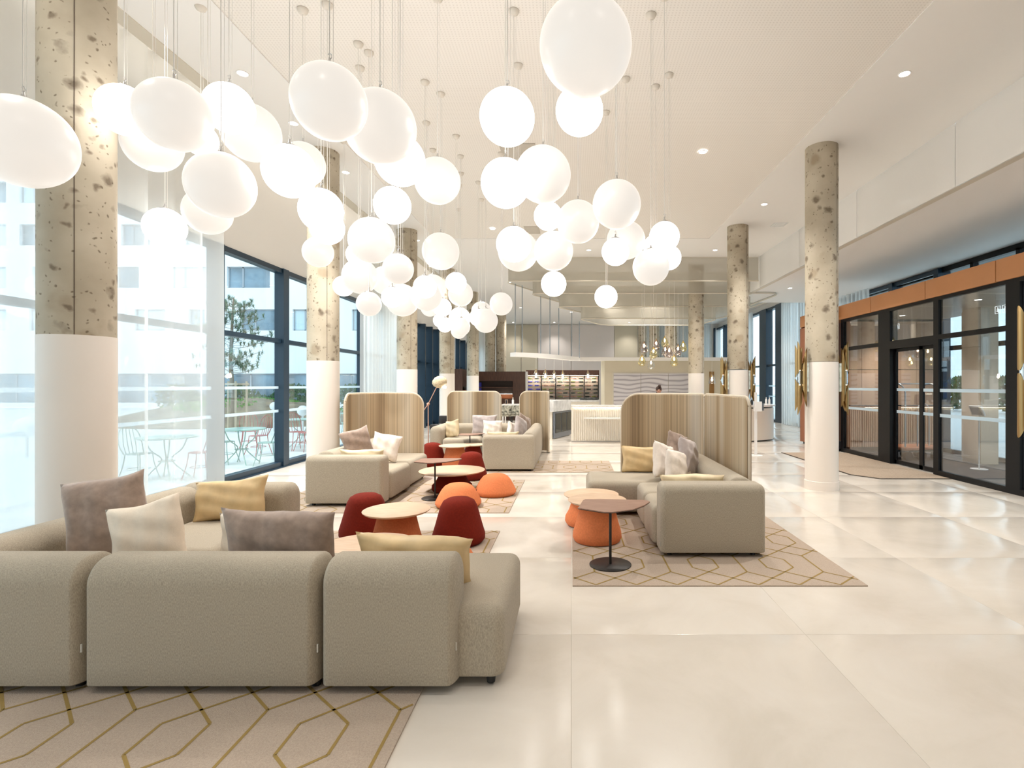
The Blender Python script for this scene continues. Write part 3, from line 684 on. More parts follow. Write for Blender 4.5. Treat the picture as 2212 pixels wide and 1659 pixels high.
pillow('cream cushion mostly hidden behind the wide mauve lumbar cushion', (-2.03, 3.36, .60), .40, .36, 'cream_fabric', (6, 2, 0), .07, 5, gA)
pillow('long gold satin cushion at the right end of the foreground sofa back', (-.925, 3.13, .555), .70, .34, 'gold_fabric', (14, 2, -3), .08, 6, gA)
pillow('mauve cushion at the back of the middle-left sofa', (-3.13, 7.72, .74), .42, .44, 'mauve_fabric', (-8, -14, 40), .085, 7, gB)
pillow('cream cushion with gold edge leaning on the middle-left screen', (-2.80, 7.95, .66), .42, .42, 'white_fabric', (-18, 12, 12), .085, 8, gB)
pillow('long pale gold cushion behind the armrest of the middle-left sofa', (-2.90, 7.32, .58), .62, .26, 'pale_gold_fabric', (10, 0, 0), .07, 9, gB)
pillow('crinkled pale gold cushion against the left arm of the farthest sofa', (-2.67, 11.85, .605), .36, .40, 'pale_gold_fabric', (-14, -12, -25), .08, 10, gC)
pillow('large lilac cushion in the middle of the farthest sofa', (-2.0, 12.15, .67), .58, .48, 'lilac_fabric', (-10, 0, 0), .085, 11, gC)
pillow('square white cushion in front of the lilac one on the farthest sofa', (-1.78, 11.95, .605), .45, .38, 'white_fabric', (-12, 1, 0), .08, 12, gC)
pillow('white cushion leaning on the right wing of the farthest sofa', (-1.22, 11.1, .60), .40, .40, 'white_fabric', (-10, 22, 60), .075, 13, gC)
pillow('lilac cushion nearest the right corner of the farthest sofa', (-1.05, 11.0, .69), .42, .46, 'lilac_fabric', (-10, 24, 62), .075, 14, gC)
pillow('grey cushion tucked behind the lilac corner cushion of farthest sofa', (-1.02, 11.5, .71), .42, .46, 'mauve_fabric', (-10, 22, 60), .075, 15, gC)
pillow('long pale gold cushion behind the near block of the farthest sofa', (-1.32, 10.2, .55), .62, .30, 'pale_gold_fabric', (8, 0, 0), .07, 16, gC)
pillow('wide gold cushion on the chaise of the right-hand sofa', (.98, 7.08, .60), .62, .36, 'gold_fabric', (-10, 0, 0), .075, 17, gD)
pillow('cream cushion on edge, left of the cluster on the right-hand sofa', (1.16, 6.62, .64), .44, .46, 'white_fabric', (-10, 16, 48), .08, 18, gD)
pillow('cream cushion in front of the cluster on the right-hand sofa', (1.25, 6.20, .62), .42, .42, 'white_fabric', (-10, 12, 40), .08, 19, gD)
pillow('dusty mauve cushion highest in the cluster on the right-hand sofa', (1.40, 6.95, .76), .40, .42, 'mauve_fabric', (-10, 18, 40), .08, 20, gD)
pillow('lilac cushion at the right of the cluster on the right-hand sofa', (1.43, 6.42, .70), .46, .50, 'lilac_fabric', (-10, 14, 55), .085, 21, gD)
pillow('long gold cushion lying behind the near arm of right-hand sofa', (1.22, 5.36, .565), .66, .28, 'pale_gold_fabric', (18, 0, 0), .07, 22, gD)

# ================================================================== POUFS AND TABLES
pouf_tall = MB().lathe([(0.012, .20), (.016, .235), (.05, .262), (.10, .262), (.20, .232), (.30, .205), (.38, .182), (.43, .155), (.455, .11), (.466, .05), (.468, .004)], n=40).mesh('body', 'burgundy_felt', 180)
pouf_low = MB().lathe([(0.012, .24), (.016, .275), (.05, .298), (.08, .295), (.16, .255), (.23, .215), (.275, .175), (.30, .125), (.312, .06), (.314, .004)], n=40).mesh('body', 'orange_felt', 180)
tag_me = MB().box(-.008, .008, -.004, .001, -.018, .018).mesh('label_tab', 'sofa_foot')
def pouf(kind, x, y, label, a=-60):
    t = thing('pouf', label, 'stool', (x, y, 0), 0, 'felt covered poufs between the sofas')
    use('body', pouf_tall if kind == 't' else pouf_low, t); r = .262 if kind == 't' else .292
    if kind == 'l': use('label_tab', tag_me, t, (r * math.cos(math.radians(a)), r * math.sin(math.radians(a)), .09), rot=(-.35, 0, math.radians(a + 90)))
pouf('t', -2.15, 5.52, 'tall burgundy felt pouf left of the nearest round coffee table')
pouf('t', -1.135, 5.33, 'tall burgundy felt pouf right of the nearest round coffee table')
pouf('t', -1.69, 8.92, 'tall burgundy pouf behind the wide low coffee table')
pouf('t', -2.72, 10.35, 'tall burgundy pouf beside the farthest orange pedestal table')
pouf('l', -1.06, 4.38, 'low orange pouf almost hidden behind the gold cushion')
pouf('l', -1.48, 6.92, 'low orange pouf directly in front of the wide low coffee table', -40)
pouf('l', -1.10, 7.66, 'low orange pouf at the right edge of the middle rug', -150)
def ped(x, y, z, dia, label, base='orange_felt_deep', rb=.25, rt=.165, tagd=None):
    t = thing('coffee_table', label, 'table', (x, y, 0), 0, 'round oak tables on felt pedestals')
    h = z - .022
    MB().lathe([(0.012, rb * .8), (.016, rb * .93), (.05, rb), (.10, rb * .985), (h * .5, (rb + rt) / 2 + .008), (h, rt)], n=40).build('pedestal', base, t)
    R = dia / 2; MB().lathe([(z - .022, R - .018), (z - .010, R - .003), (z - .003, R), (z, R - .004)], n=56).build('tabletop', 'oak', t)
    MB().lathe([(z - .028, R * .6), (z - .022, R * .6)], n=30).build('mounting_disc', 'black_metal', t)
    if tagd is not None: use('label_tab', tag_me, t, ((rb + .004) * math.cos(tagd), (rb + .004) * math.sin(tagd), .11), rot=(-.2, 0, tagd + PI / 2))
ped((857 - VX) * 4.96 / F, 4.96, .43, .615, 'round oak table on rust pedestal between the two nearest burgundy poufs')
ped(-1.62, 4.17, .32, .80, 'low round oak table just behind the foreground sofa back', rb=.30, rt=.2)
ped(-1.79, 7.93, .32, .975, 'wide round oak table on dark burgundy base, centre of middle rug', 'burgundy_felt', rb=.30, rt=.17)
ped((983 - VX) * 10.2 / F, 10.2, .43, .615, 'round oak table on orange pedestal in front of the farthest sofa')
ped(-2.05, 11.0, .36, .56, 'small low oak table partly hidden behind the farthest pedestal table', 'burgundy_felt', rb=.22, rt=.14)
ped(.265, 5.40, .43, .60, 'round oak table on orange pedestal behind the walnut side table', 'orange_felt')
ped(.228, 6.05, .352, .63, 'lower round oak table touching the left side of right-hand group', 'orange_felt', rb=.30, rt=.2, tagd=-2.0)
poly = [(-.289, -.09), (-.28, -.055), (-.235, .22), (-.215, .255), (-.075, .262), (.315, .225), (.36, .195), (.372, .15), (.30, .008), (.18, -.147), (.0, -.238), (-.07, -.233)]
def side_table(x, y, z, label, top='walnut', rz=0, s=1):
    t = thing('side_table', label, 'table', (x, y, 0), rz, 'polygonal side tables on slim black stems')
    MB().prism([(a * s, b * s) for a, b in poly], z - .008, z).build('tabletop', top, t)
    MB().prism([(a * s * .985, b * s * .985) for a, b in poly], z - .014, z - .008).build('top_underside', 'black_metal', t)
    MB().lathe([(.014, .012), (z - .012, .012)], n=16).build('stem', 'black_metal', t)
    MB().lathe([(.011, .184), (.018, .185), (.020, .182)], n=48).build('base_disc', 'black_metal', t)
side_table(.345, 4.66, .534, 'walnut polygon side table on black stem in front of orange pedestal')
side_table(-1.905, 7.38, .54, 'grey-brown polygon side table left of the wide low coffee table', s=.95, rz=.1)
side_table(-2.17, 11.3, .54, 'small polygon side table in front of the farthest sofa', s=.85, rz=.2)

# ================================================================== GLOBE PENDANTS
GL = [
(-3.092,2.977,2.966,0.244,0,'largest faintly glowing white globe cut off by the left edge of the photo'),
(-3.389,4.002,3.680,0.181,1,'bright globe overlapping the first column, upper left'),
(-2.370,3.148,3.205,0.202,0,'big dim globe in front of two others beside the first column'),
(-3.615,4.559,3.679,0.227,0,'dim globe showing only its lower part below the upper-left pair'),
(-2.523,3.891,3.636,0.174,1,'bright globe right of the big dim one near the first column'),
(-2.829,4.668,3.827,0.242,0,'large dim globe behind the fifth bright globe, upper left cluster'),
(-3.584,5.107,3.970,0.150,1,'sliver of bright globe peeping below the big dim globe'),
(-2.331,3.512,2.928,0.211,0,'dim globe low in the left cluster above the sheer curtain'),
(-3.336,4.845,3.189,0.204,0,'globe tucked behind the lower dim globe of the left cluster'),
(-3.797,4.932,3.070,0.175,1,'lone bright globe hanging lowest at left before the curtain'),
(-1.945,3.644,3.073,0.175,1,'bright globe left of and below the big tilted centre-left globe'),
(-2.618,5.146,3.748,0.208,0,'globe half hidden behind a bright one before the second column top'),
(-1.401,3.059,3.237,0.210,0,'big tilted pale globe, upper centre left, in front of another'),
(-1.279,3.530,3.322,0.237,0,'big cream globe behind the tilted pale one, upper centre left'),
(-1.310,4.037,3.314,0.189,1,'bright globe emerging below the big cream globe'),
(-1.263,4.983,3.523,0.214,0,'dim globe just right of the cream pair, centre left'),
(-1.478,4.361,3.081,0.150,1,'single bright globe under the cream pair, left of centre'),
(-2.081,4.390,3.050,0.176,1,'bright globe before the second column, upper of a merged pair'),
(-2.348,5.079,3.110,0.158,1,'bright globe before the second column, lower of a merged pair'),
(-2.910,6.066,3.122,0.170,0,'dim globe in front of the second column below the merged pair'),
(-1.861,4.923,2.947,0.210,0,'large pale globe right of the second column at mid height'),
(-2.284,5.660,2.995,0.125,1,'bright crescent of a globe behind the large pale mid-height globe'),
(-2.438,6.088,2.850,0.199,0,'dim globe right of second column overlapping a smaller bright one'),
(-3.415,7.912,3.078,0.150,1,'small bright globe poking out beside the second column, right edge'),
(-2.749,7.797,3.139,0.208,0,'dim globe squeezed between two others near the third column'),
(-1.578,4.811,2.656,0.138,0,'white globe before the third column at mid height'),
(-2.227,5.808,2.489,0.134,0,'pale globe hanging low between second and third columns'),
(-2.437,7.611,2.818,0.233,0,'large dim globe below mid height in front of the third column'),
(-2.388,7.035,2.766,0.138,1,'small bright globe set against a larger dim one by third column'),
(-1.767,6.373,2.780,0.137,1,'bright globe glowing in front of two dim ones right of third column'),
(-2.021,7.362,2.846,0.217,0,'dim globe around the glowing one right of the third column'),
(-2.155,8.217,3.121,0.195,0,'dim globe showing at upper right behind the glowing one'),
(-2.757,10.270,3.095,0.169,0,'faint globe edge below the glowing one right of third column'),
(-2.161,8.830,2.893,0.153,1,'bright globe between the glowing trio and the far column'),
(-2.426,9.771,2.791,0.128,1,'small bright globe, left of the lowest pair above the lamp'),
(-2.061,8.605,2.574,0.120,1,'small bright globe, lowest of the left chain above the lamp'),
(-1.641,6.635,3.276,0.230,0,'round dim globe standing alone above the far left chain'),
(-1.694,7.757,3.097,0.152,1,'bright globe partly over a dim one above the far chain'),
(-1.770,8.441,3.051,0.197,0,'dim globe behind and below a bright one in the far chain'),
(-2.046,9.677,2.822,0.198,0,'dim globe with a smaller globe hanging before it, far chain'),
(-1.909,9.126,2.601,0.159,0,'globe hanging before a dim one, bottom of the far chain'),
(-2.346,11.004,2.720,0.163,0,'lowest faint globe of all in the far chain'),
(-1.774,10.424,3.045,0.199,0,'globe top visible behind the two at the right end of chain'),
(-1.679,9.524,2.811,0.157,1,'bright globe edge left of the right-end pair of the chain'),
(-1.461,9.001,2.692,0.208,0,'cream globe in front at the right end of the far chain'),
(-1.109,8.343,2.877,0.181,0,'cream globe at the far right tip of the far chain'),
(0.078,2.866,3.435,0.250,0,'huge cream globe at top centre cut by the upper edge'),
(0.062,4.024,3.687,0.180,1,'bright globe directly under the huge cream one'),
(-0.462,3.807,3.528,0.197,1,'bright egg-shaped globe at top centre, left of the huge one'),
(-0.543,4.346,3.258,0.199,1,'bright globe straight below the egg-shaped one, centre'),
(-0.250,4.680,3.462,0.246,0,'large dim globe right behind a bright one, centre'),
(-0.235,5.350,3.308,0.143,1,'small bright globe below the large dim centre globe'),
(0.065,5.108,3.176,0.206,0,'pale globe left of the biggest in the right cluster'),
(0.411,4.781,3.232,0.218,0,'biggest pale globe of the right cluster'),
(0.653,6.306,3.326,0.229,0,'dim globe behind the lower side of the right cluster'),
(0.481,5.742,3.045,0.149,1,'small bright globe under the biggest pale right-cluster globe'),
(0.875,4.961,2.990,0.141,1,'bright globe at the upper right of the right cluster'),
(1.152,6.223,3.096,0.143,1,'bright globe at the far right edge of the right cluster'),
(0.787,5.217,2.762,0.180,0,'cream globe lowest at the right of the right cluster'),
(1.033,6.468,3.291,0.148,1,'globe nearly hidden behind the bright right-cluster pair'),
(-0.562,5.164,2.973,0.171,1,'bright globe glowing against a larger dim one, lower centre'),
(-0.609,6.041,3.131,0.231,0,'larger dim globe behind the glowing lower-centre one'),
(-0.191,5.716,3.049,0.212,0,'pale globe right of the lower-centre glowing pair'),
(-0.206,6.189,2.781,0.147,1,'bright globe hanging just below the lower-centre group'),
(0.466,7.077,2.779,0.153,1,'lone bright globe lowest at right centre on a long cord'),
]
sph = MB().lathe([(-math.cos(PI * i / 28), max(.002, math.sin(PI * i / 28))) for i in range(29)], n=48)
sph_l = sph.mesh('shade', 'globe_lit', 180); sph_d = sph.mesh('shade', 'globe_dim', 180)
cyl = MB().lathe([(0, 1), (1, 1)], n=8).mesh('cord', 'cord'); can = MB().lathe([(-.052, .004), (-.05, .018), (-.035, .042), (-.012, .052), (0, .052)], n=20).mesh('canopy', 'canopy_white', 180)
cap = MB().lathe([(-.006, .05), (.004, .046), (.008, .02), (.028, .008), (.05, .006)], n=16).mesh('metal_cap', 'steel')
hook = MB().tube([(.0, 0, 0), (.012, 0, .012), (.012, 0, .03), (0, 0, .04), (-.01, 0, .03)], .0025, 6).mesh('hook', 'steel')
for (x, y, z, r, lit, lab) in GL:
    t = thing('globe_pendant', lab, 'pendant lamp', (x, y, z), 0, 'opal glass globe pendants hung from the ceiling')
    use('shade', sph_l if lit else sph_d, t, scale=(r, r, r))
    use('metal_cap', cap, t, (0, 0, r - .003)); use('hook', hook, t, (0, 0, r + .035))
    h = CEIL + .012 - z
    use('cord', cyl, t, (0, 0, r + .04), (.0035, .0035, h - r - .04))
    use('suspension_wire', cyl, t, (.022, 0, r + .0), (.0016, .0016, h - r - .02))
    use('canopy', can, t, (0, 0, h))

# ================================================================== DOWNLIGHTS
dl_me = MB().lathe([(0, .055), (.002, .055)], n=20).mesh('lens', 'downlight_glow'); ring_me = MB().tube([(.062 * math.cos(2 * PI * k / 24), .062 * math.sin(2 * PI * k / 24), 0) for k in range(24)], .007, 6, closed=True).mesh('trim_ring', 'white_paint')
def downlight(x, y, z, lab, E=40, spot=True):
    t = thing('downlight', lab, 'ceiling light', (x, y, z), 0, 'small recessed ceiling downlights')
    use('lens', dl_me, t, (0, 0, -.004)); use('trim_ring', ring_me, t, (0, 0, -.002))
    if spot:
        L = bpy.data.lights.new('downlight_beam', 'SPOT'); L.energy = E; L.spot_size = math.radians(110); L.spot_blend = .8; L.color = (1, .95, .89); L.shadow_soft_size = .06
        o = bpy.data.objects.new('downlight_beam', L); C.objects.link(o); o.parent = t; o.location = (0, 0, -.03)
def cz(px, py, z=CEIL): Y = (z - EYE) * F / (VY - py); return ((px - VX) * Y / F, Y)
ES = 340
for px, py, lab in ((524, 158, 'downlight nearest the curtain track, upper left'), (634, 266, 'downlight seen between globes above second column'), (747, 372, 'downlight right of the second column top'), (812, 432, 'downlight beside the bright single globe, left'),
                    (901, 519, 'downlight right of the third column top'), (1064, 494, 'downlight between the centre globes and left chain'), (1954, 159, 'largest downlight, upper right ceiling'), (1518, 328, 'downlight in mid ceiling right of the globes'),
                    (1651, 441, 'downlight left of the tall right column'), (1272, 540, 'tiny downlight above the mesh ceiling rings'), (1545, 540, 'tiny downlight left of the slimmer right column'), (930, 575, 'tiny downlight above the far globe chain')):
    x, y = cz(px, py); downlight(x, y, CEIL, lab, ES)
for x, y, lab in ((-2.2, 18.8, 'added downlight above the dark cabinet, left'), (-.4, 19.4, 'added downlight above the wine wall, left'), (1.4, 19.6, 'added downlight above wine wall, right'), (3.0, 18.9, 'added downlight above reception wall'), (-2.4, 25.0, 'added distant downlight by the beige back wall, left'),
                  (0.0, 26.5, 'added distant downlight by the back wall, centre'), (2.6, 26.5, 'added distant downlight by the back wall, right'), (-1.0, 30.9, 'added row-end downlight grazing pink back wall'), (3.4, 30.9, 'added row-end downlight grazing beige back wall'), (-3.4, 30.9, 'added row-end downlight grazing left beige panel'), (6.6, 21.0, 'added downlight near the blue far-right window')):
    downlight(x, y, CEIL, lab, 90 if y > 30 else ES)  # downlights added to brighten the bar, back wall and far right
for x, y, lab in ((7.4, 6.9, 'downlight in vestibule soffit near the corner post'), (7.4, 9.6, 'downlight in vestibule soffit above the trolley'), (7.4, 11.8, 'downlight in vestibule soffit by the peach wall')):
    downlight(x, y, 3.148, lab, 130)
downlight(6.3, 15.2, 4.383, 'downlight in the lower ceiling past the tall column', 60)
for x in (-3.87, -1.3, 1.3, 3.87):
    for y in (-3.4, -1.2, 1.0, 3.2, 4.6):
        if abs(x) > 3 or y < 3: downlight(x, y, CEIL + (.012 if abs(x) < 3 else 0), 'added unseen ceiling downlight lighting the foreground, outside the frame', 60)  # unseen downlights added for warm light over the foreground
for x, y in ((6.8, 5.2), (6.8, 2.0)): downlight(x, y, 4.383, 'added unseen downlight in the lower ceiling beside the camera, outside the frame', 60)  # unseen pair added to light the right side
gv = thing('air_grille', 'small square ceiling grille left of the tall right column', 'vent', (*cz(1683, 485), CEIL))
g = MB()
for i in range(6): g.box(-.14 + i * .05, -.115 + i * .05, -.14, .14, -.006, 0)
g.build('louvre_set', 'white_metal', gv); MB().tube([(-.15, -.15, -.003), (.15, -.15, -.003), (.15, .15, -.003), (-.15, .15, -.003)], .006, 4, closed=True).build('rim', 'white_metal', gv)
# ================================================================== MESH CEILING RINGS OVER THE BAR
def ring_path(x0, x1, y0, y1, sk, r=.5, n=8):
    """rounded trapezoid, left side running back to the right by sk"""
    P_ = [Vector((x0, y0)), Vector((x1, y0)), Vector((x1 - .25, y1)), Vector((x0 + sk, y1))]; out = []
    for i in range(4):
        a, b, c = P_[i - 1], P_[i], P_[(i + 1) % 4]; u = (a - b).normalized(); v = (c - b).normalized(); rr = min(r, (a - b).length * .4, (c - b).length * .4)
        for k in range(n + 1):
            t = k / n; out.append((b + u * rr) * (1 - t) ** 2 + 2 * b * t * (1 - t) + (b + v * rr) * t * t)
    return out
RINGS = [(-1.98, 7.2, 15.1, 20.5, 2.6, 4.57), (-1.33, 6.3, 15.8, 20.0, 2.3, 4.34), (-.56, 5.75, 16.5, 19.6, 2.0, 4.05), (.16, 4.85, 17.2, 19.2, 1.0, 3.76)]
names = ('outermost and highest ring of pale mesh hanging over the bar', 'second ring of pale mesh, one step below the outermost', 'third ring of pale mesh over the bar, above the lowest', 'lowest and smallest ring of pale mesh above the glass drops')
for (x0, x1, y0, y1, sk, zb), lab in zip(RINGS, names):
    pts = ring_path(x0, x1, y0, y1, sk); t = thing('mesh_ring', lab, 'ceiling screen', group='tiered mesh rings over the bar')
    n = len(pts); ztop = CEIL - .003 if zb > 4.5 else zb + .62
    MB().add([(p.x, p.y, zb) for p in pts] + [(p.x, p.y, ztop) for p in pts], [(i, (i + 1) % n, n + (i + 1) % n, n + i) for i in range(n)]).build('mesh_band', 'mesh_screen', t, angle=180)
    MB().tube([(p.x, p.y, zb) for p in pts], .018, 6, closed=True).build('bottom_rail', 'beige_strip', t)
    MB().tube([(p.x, p.y, ztop) for p in pts], .010, 6, closed=True).build('top_rail', 'beige_strip', t)
    hb = MB()
    for i in (0, 9, 18, 27): hb.tube([(pts[i].x, pts[i].y, ztop), (pts[i].x, pts[i].y, CEIL)], .006, 6)
    if ztop < CEIL - .01: hb.build('hanger_rods', 'steel', t)
# suspended white shelf over the bar
A = at(1108, 768, 15.4); B = at(1250, 779, 18.2)
sh = thing('hanging_shelf', 'thin white shelf hung on steel rods above the bar', 'shelf')
zs = 2.42
pts = catmull([(A.x, 15.4), (-1.05, 15.95), (-.45, 16.9), (.12, 18.0), (.6, 18.28), (6.0, 18.3)], 8)
nr = []
for i, p in enumerate(pts):
    tt = (pts[min(i + 1, len(pts) - 1)] - pts[max(i - 1, 0)]).normalized(); nr.append(Vector((-tt.y, tt.x)) * .15)
poly2 = [(p.x - n_.x, p.y - n_.y) for p, n_ in zip(pts, nr)] + [(p.x + n_.x, p.y + n_.y) for p, n_ in zip(pts, nr)][::-1]
sb_ = MB(); q_ = len(pts); lo_ = [(p.x - n_.x, p.y - n_.y) for p, n_ in zip(pts, nr)]; hi_ = [(p.x + n_.x, p.y + n_.y) for p, n_ in zip(pts, nr)]
sb_.add([(*p, zs) for p in lo_] + [(*p, zs) for p in hi_] + [(*p, zs + .12) for p in lo_] + [(*p, zs + .12) for p in hi_],
        [f for i in range(q_ - 1) for f in ((i, q_ + i, q_ + i + 1, i + 1), (2 * q_ + i, 2 * q_ + i + 1, 3 * q_ + i + 1, 3 * q_ + i), (i, i + 1, 2 * q_ + i + 1, 2 * q_ + i), (q_ + i, 3 * q_ + i, 3 * q_ + i + 1, q_ + i + 1))] + [(0, 2 * q_, 3 * q_, q_), (q_ - 1, 2 * q_ - 1, 4 * q_ - 1, 3 * q_ - 1)])
sb_.build('shelf_board', 'white_paint', sh)
for px, Y, zt in ((1113, 15.5, 4.57), (1128, 15.75, 4.57), (1168, 16.3, 4.34), (1188, 16.6, 4.34), (1207, 16.9, 4.05), (1235, 17.6, 4.05), (1251.5, 18.0, 3.76)):
    x = (px - VX) * Y / F; MB().tube([(x, Y, zs + .09), (x, Y, zt)], .014, 8).build('hanging_rod', 'rod_grey', sh)
# clear cone pendants
conep = MB().lathe([(-.40, .11), (-.36, .118), (-.25, .10), (-.10, .065), (-.02, .03), (0, .018)], n=24); cone_me = conep.mesh('shade', 'clear_glass', 180)
bulb_me = MB().lathe([(-.24, .004), (-.22, .022), (-.18, .030), (-.14, .018), (-.10, .012)], n=12).mesh('bulb', 'bulb_glow', 180)
sock_me = MB().lathe([(-.10, .016), (.03, .016), (.03, .01)], n=12).mesh('socket', 'brass')
for i, (px, py, Y) in enumerate(((1158, 799, 16.0), (1178, 800, 16.35), (1197, 801, 16.7), (1215.5, 802, 17.05), (1270, 802, 18.2))):
    p = at(px, py, Y)
    t = thing('glass_pendant', ('first', 'second', 'third', 'fourth', 'separate fifth')[i] + ' clear glass cone pendant from the left under the hanging shelf', 'pendant lamp', p, 0, 'clear glass cone pendants over the bar')
    use('shade', cone_me, t); use('bulb', bulb_me, t); use('socket', sock_me, t); use('cord', cyl, t, (0, 0, .02), (.004, .004, zs - p.z))
p = at(1538, 808, 17.2)
t = thing('glass_pendant', 'clear glass pendant hanging alone left of the slimmer right column', 'pendant lamp', p, 0, 'clear glass cone pendants over the bar')
use('shade', cone_me, t, scale=(1, 1, .8)); use('bulb', bulb_me, t); use('socket', sock_me, t); use('cord', cyl, t, (0, 0, .02), (.004, .004, CEIL - p.z - .02))
# metallic glass drops
rnd = random.Random(5)
def dropmesh(m, seed):
    r_ = random.Random(seed); mb = MB().lathe([(-.34, .01), (-.335, .05), (-.31, .085), (-.26, .112), (-.20, .112), (-.13, .09), (-.06, .055), (-.015, .028), (0, .018)], n=22)
    mb.v = [(x * (1 + .10 * math.sin(9 * z * 8 + math.atan2(y, x) * 3 + seed) * (z < -.1)), y * (1 + .10 * math.sin(7 * z * 9 + math.atan2(y, x) * 4 + seed) * (z < -.1)), z) for x, y, z in mb.v]
    return mb.mesh('shade', m, 180)
dm = {'s': dropmesh('smoke_glass', 1), 'g': dropmesh('gold_glass', 2), 'c': dropmesh('clear_glass', 3)}
DR = [(1391.3, 738.5, 's', 'smoky glass drop at the upper left of the cluster'), (1417.6, 733, 's', 'smoky glass drop above a gold one, left half of cluster'), (1436, 727, 'g', 'highest gold glass drop in the cluster'), (1411.6, 750, 'g', 'gold glass drop below the second smoky one'),
      (1437, 746, 's', 'smoky glass drop just under the highest gold drop'), (1445.6, 748, 's', 'smoky glass drop in the centre overlapping its neighbour'), (1464.6, 744.5, 's', 'smoky glass drop at right next to a gold one'), (1475.7, 737, 'g', 'gold glass drop at the far right of the cluster'),
      (1386.7, 767, 'g', 'gold glass drop at the lower left of the cluster'), (1406.3, 775, 'c', 'lowest clear glass drop of the cluster'), (1456.4, 767, 'g', 'gold glass drop at the lower right of the cluster')]
for i, (px, py, k, lab) in enumerate(DR):
    Y = 15.6 + [.1, .5, .9, .2, .45, .0, .3, .8, .5, .9, .1][i]; p = at(px, py, Y)
    t = thing('glass_drop', lab, 'pendant lamp', p, i * .7, 'blown glass drop pendants above reception')
    use('shade', dm[k], t); use('bulb', bulb_me, t, (0, 0, .02), (.8, .8, .8)); use('socket', sock_me, t, (0, 0, .0), (.8, .8, .7)); use('cord', cyl, t, (0, 0, .01), (.0045, .0045, CEIL - p.z - .01))

# ================================================================== RECEPTION
rd = thing('reception_desk', 'long white fluted reception desk with warm light under its top', 'desk')
front = [(0.0, 14.7), (4.85, 14.7)] + [(4.85 + 1.15 * math.sin(a), 15.85 - 1.15 * math.cos(a)) for a in [math.radians(12 * i) for i in range(1, 8)]] + [(6.0, 16.3)]
MB().prism(front + [(5.45, 16.3), (5.3, 15.5), (4.7, 15.25), (0, 15.25)], .04, .93).build('desk_body', 'desk_white', rd)
MB().prism([(x, y - .10) if x < 4.9 else (x + .05, y) for x, y in front] + [(5.4, 16.3), (5.25, 15.55), (4.7, 15.3), (0, 15.3)], .975, 1.02).build('desk_top', 'white_gloss', rd)
BX(0, .02, 14.70, 15.25, .93, .98).build('end_block', 'desk_white', rd)
BX(.02, 4.8, 14.76, 15.2, .93, .975).build('top_support', 'desk_white', rd)
BX(.04, 4.8, 14.65, 14.665, .962, .972).build('light_strip', 'led_strip', rd)
rb = MB()
for i in range(82):
    x = .03 + i * .059; rb.add([(x, 14.70, .05), (x + .02, 14.672, .05), (x + .038, 14.672, .05), (x + .05, 14.70, .05), (x, 14.70, .925), (x + .02, 14.672, .925), (x + .038, 14.672, .925), (x + .05, 14.70, .925)], [(0, 1, 5, 4), (1, 2, 6, 5), (2, 3, 7, 6), (4, 5, 6, 7), (0, 3, 2, 1)])
rb.build('fluting', 'desk_white', rd, kind='stuff')
MB().prism([(.32, 14.70), (.55, 14.50), (.95, 14.38), (1.7, 14.34), (1.7, 14.70)], .655, .69).build('bag_ledge', 'white_gloss', rd)
BX(0.0, 4.85, 14.72, 15.2, 0, .04).build('plinth', 'steel', rd)
BX(.1, 1.2, 15.0, 15.2, 1.02, 1.03)
rwall = struct('wall_reception', MB().prism([(1.15, 18.2), (1.05, 18.35), (1.05, 18.7), (1.15, 18.8), (5.35, 18.8), (5.45, 18.7), (5.45, 18.35), (5.35, 18.2)], 0, 2.44), 'back_beige')
pts_ = [(1.46, 2.385), (2.40, 3.33), (3.345, 4.27)]
BX(1.42, 4.31, 18.19, 18.2, .7, 2.03).build('reveal_frame', 'beige_strip', rwall)
for x0, x1 in pts_: BX(x0, x1, 18.165, 18.19, .75, 1.99).build('onyx_panel', 'onyx', rwall)
BX(4.76, 4.92, 18.17, 18.2, 1.2, 2.05).build('wall_plate', 'brass', rwall)
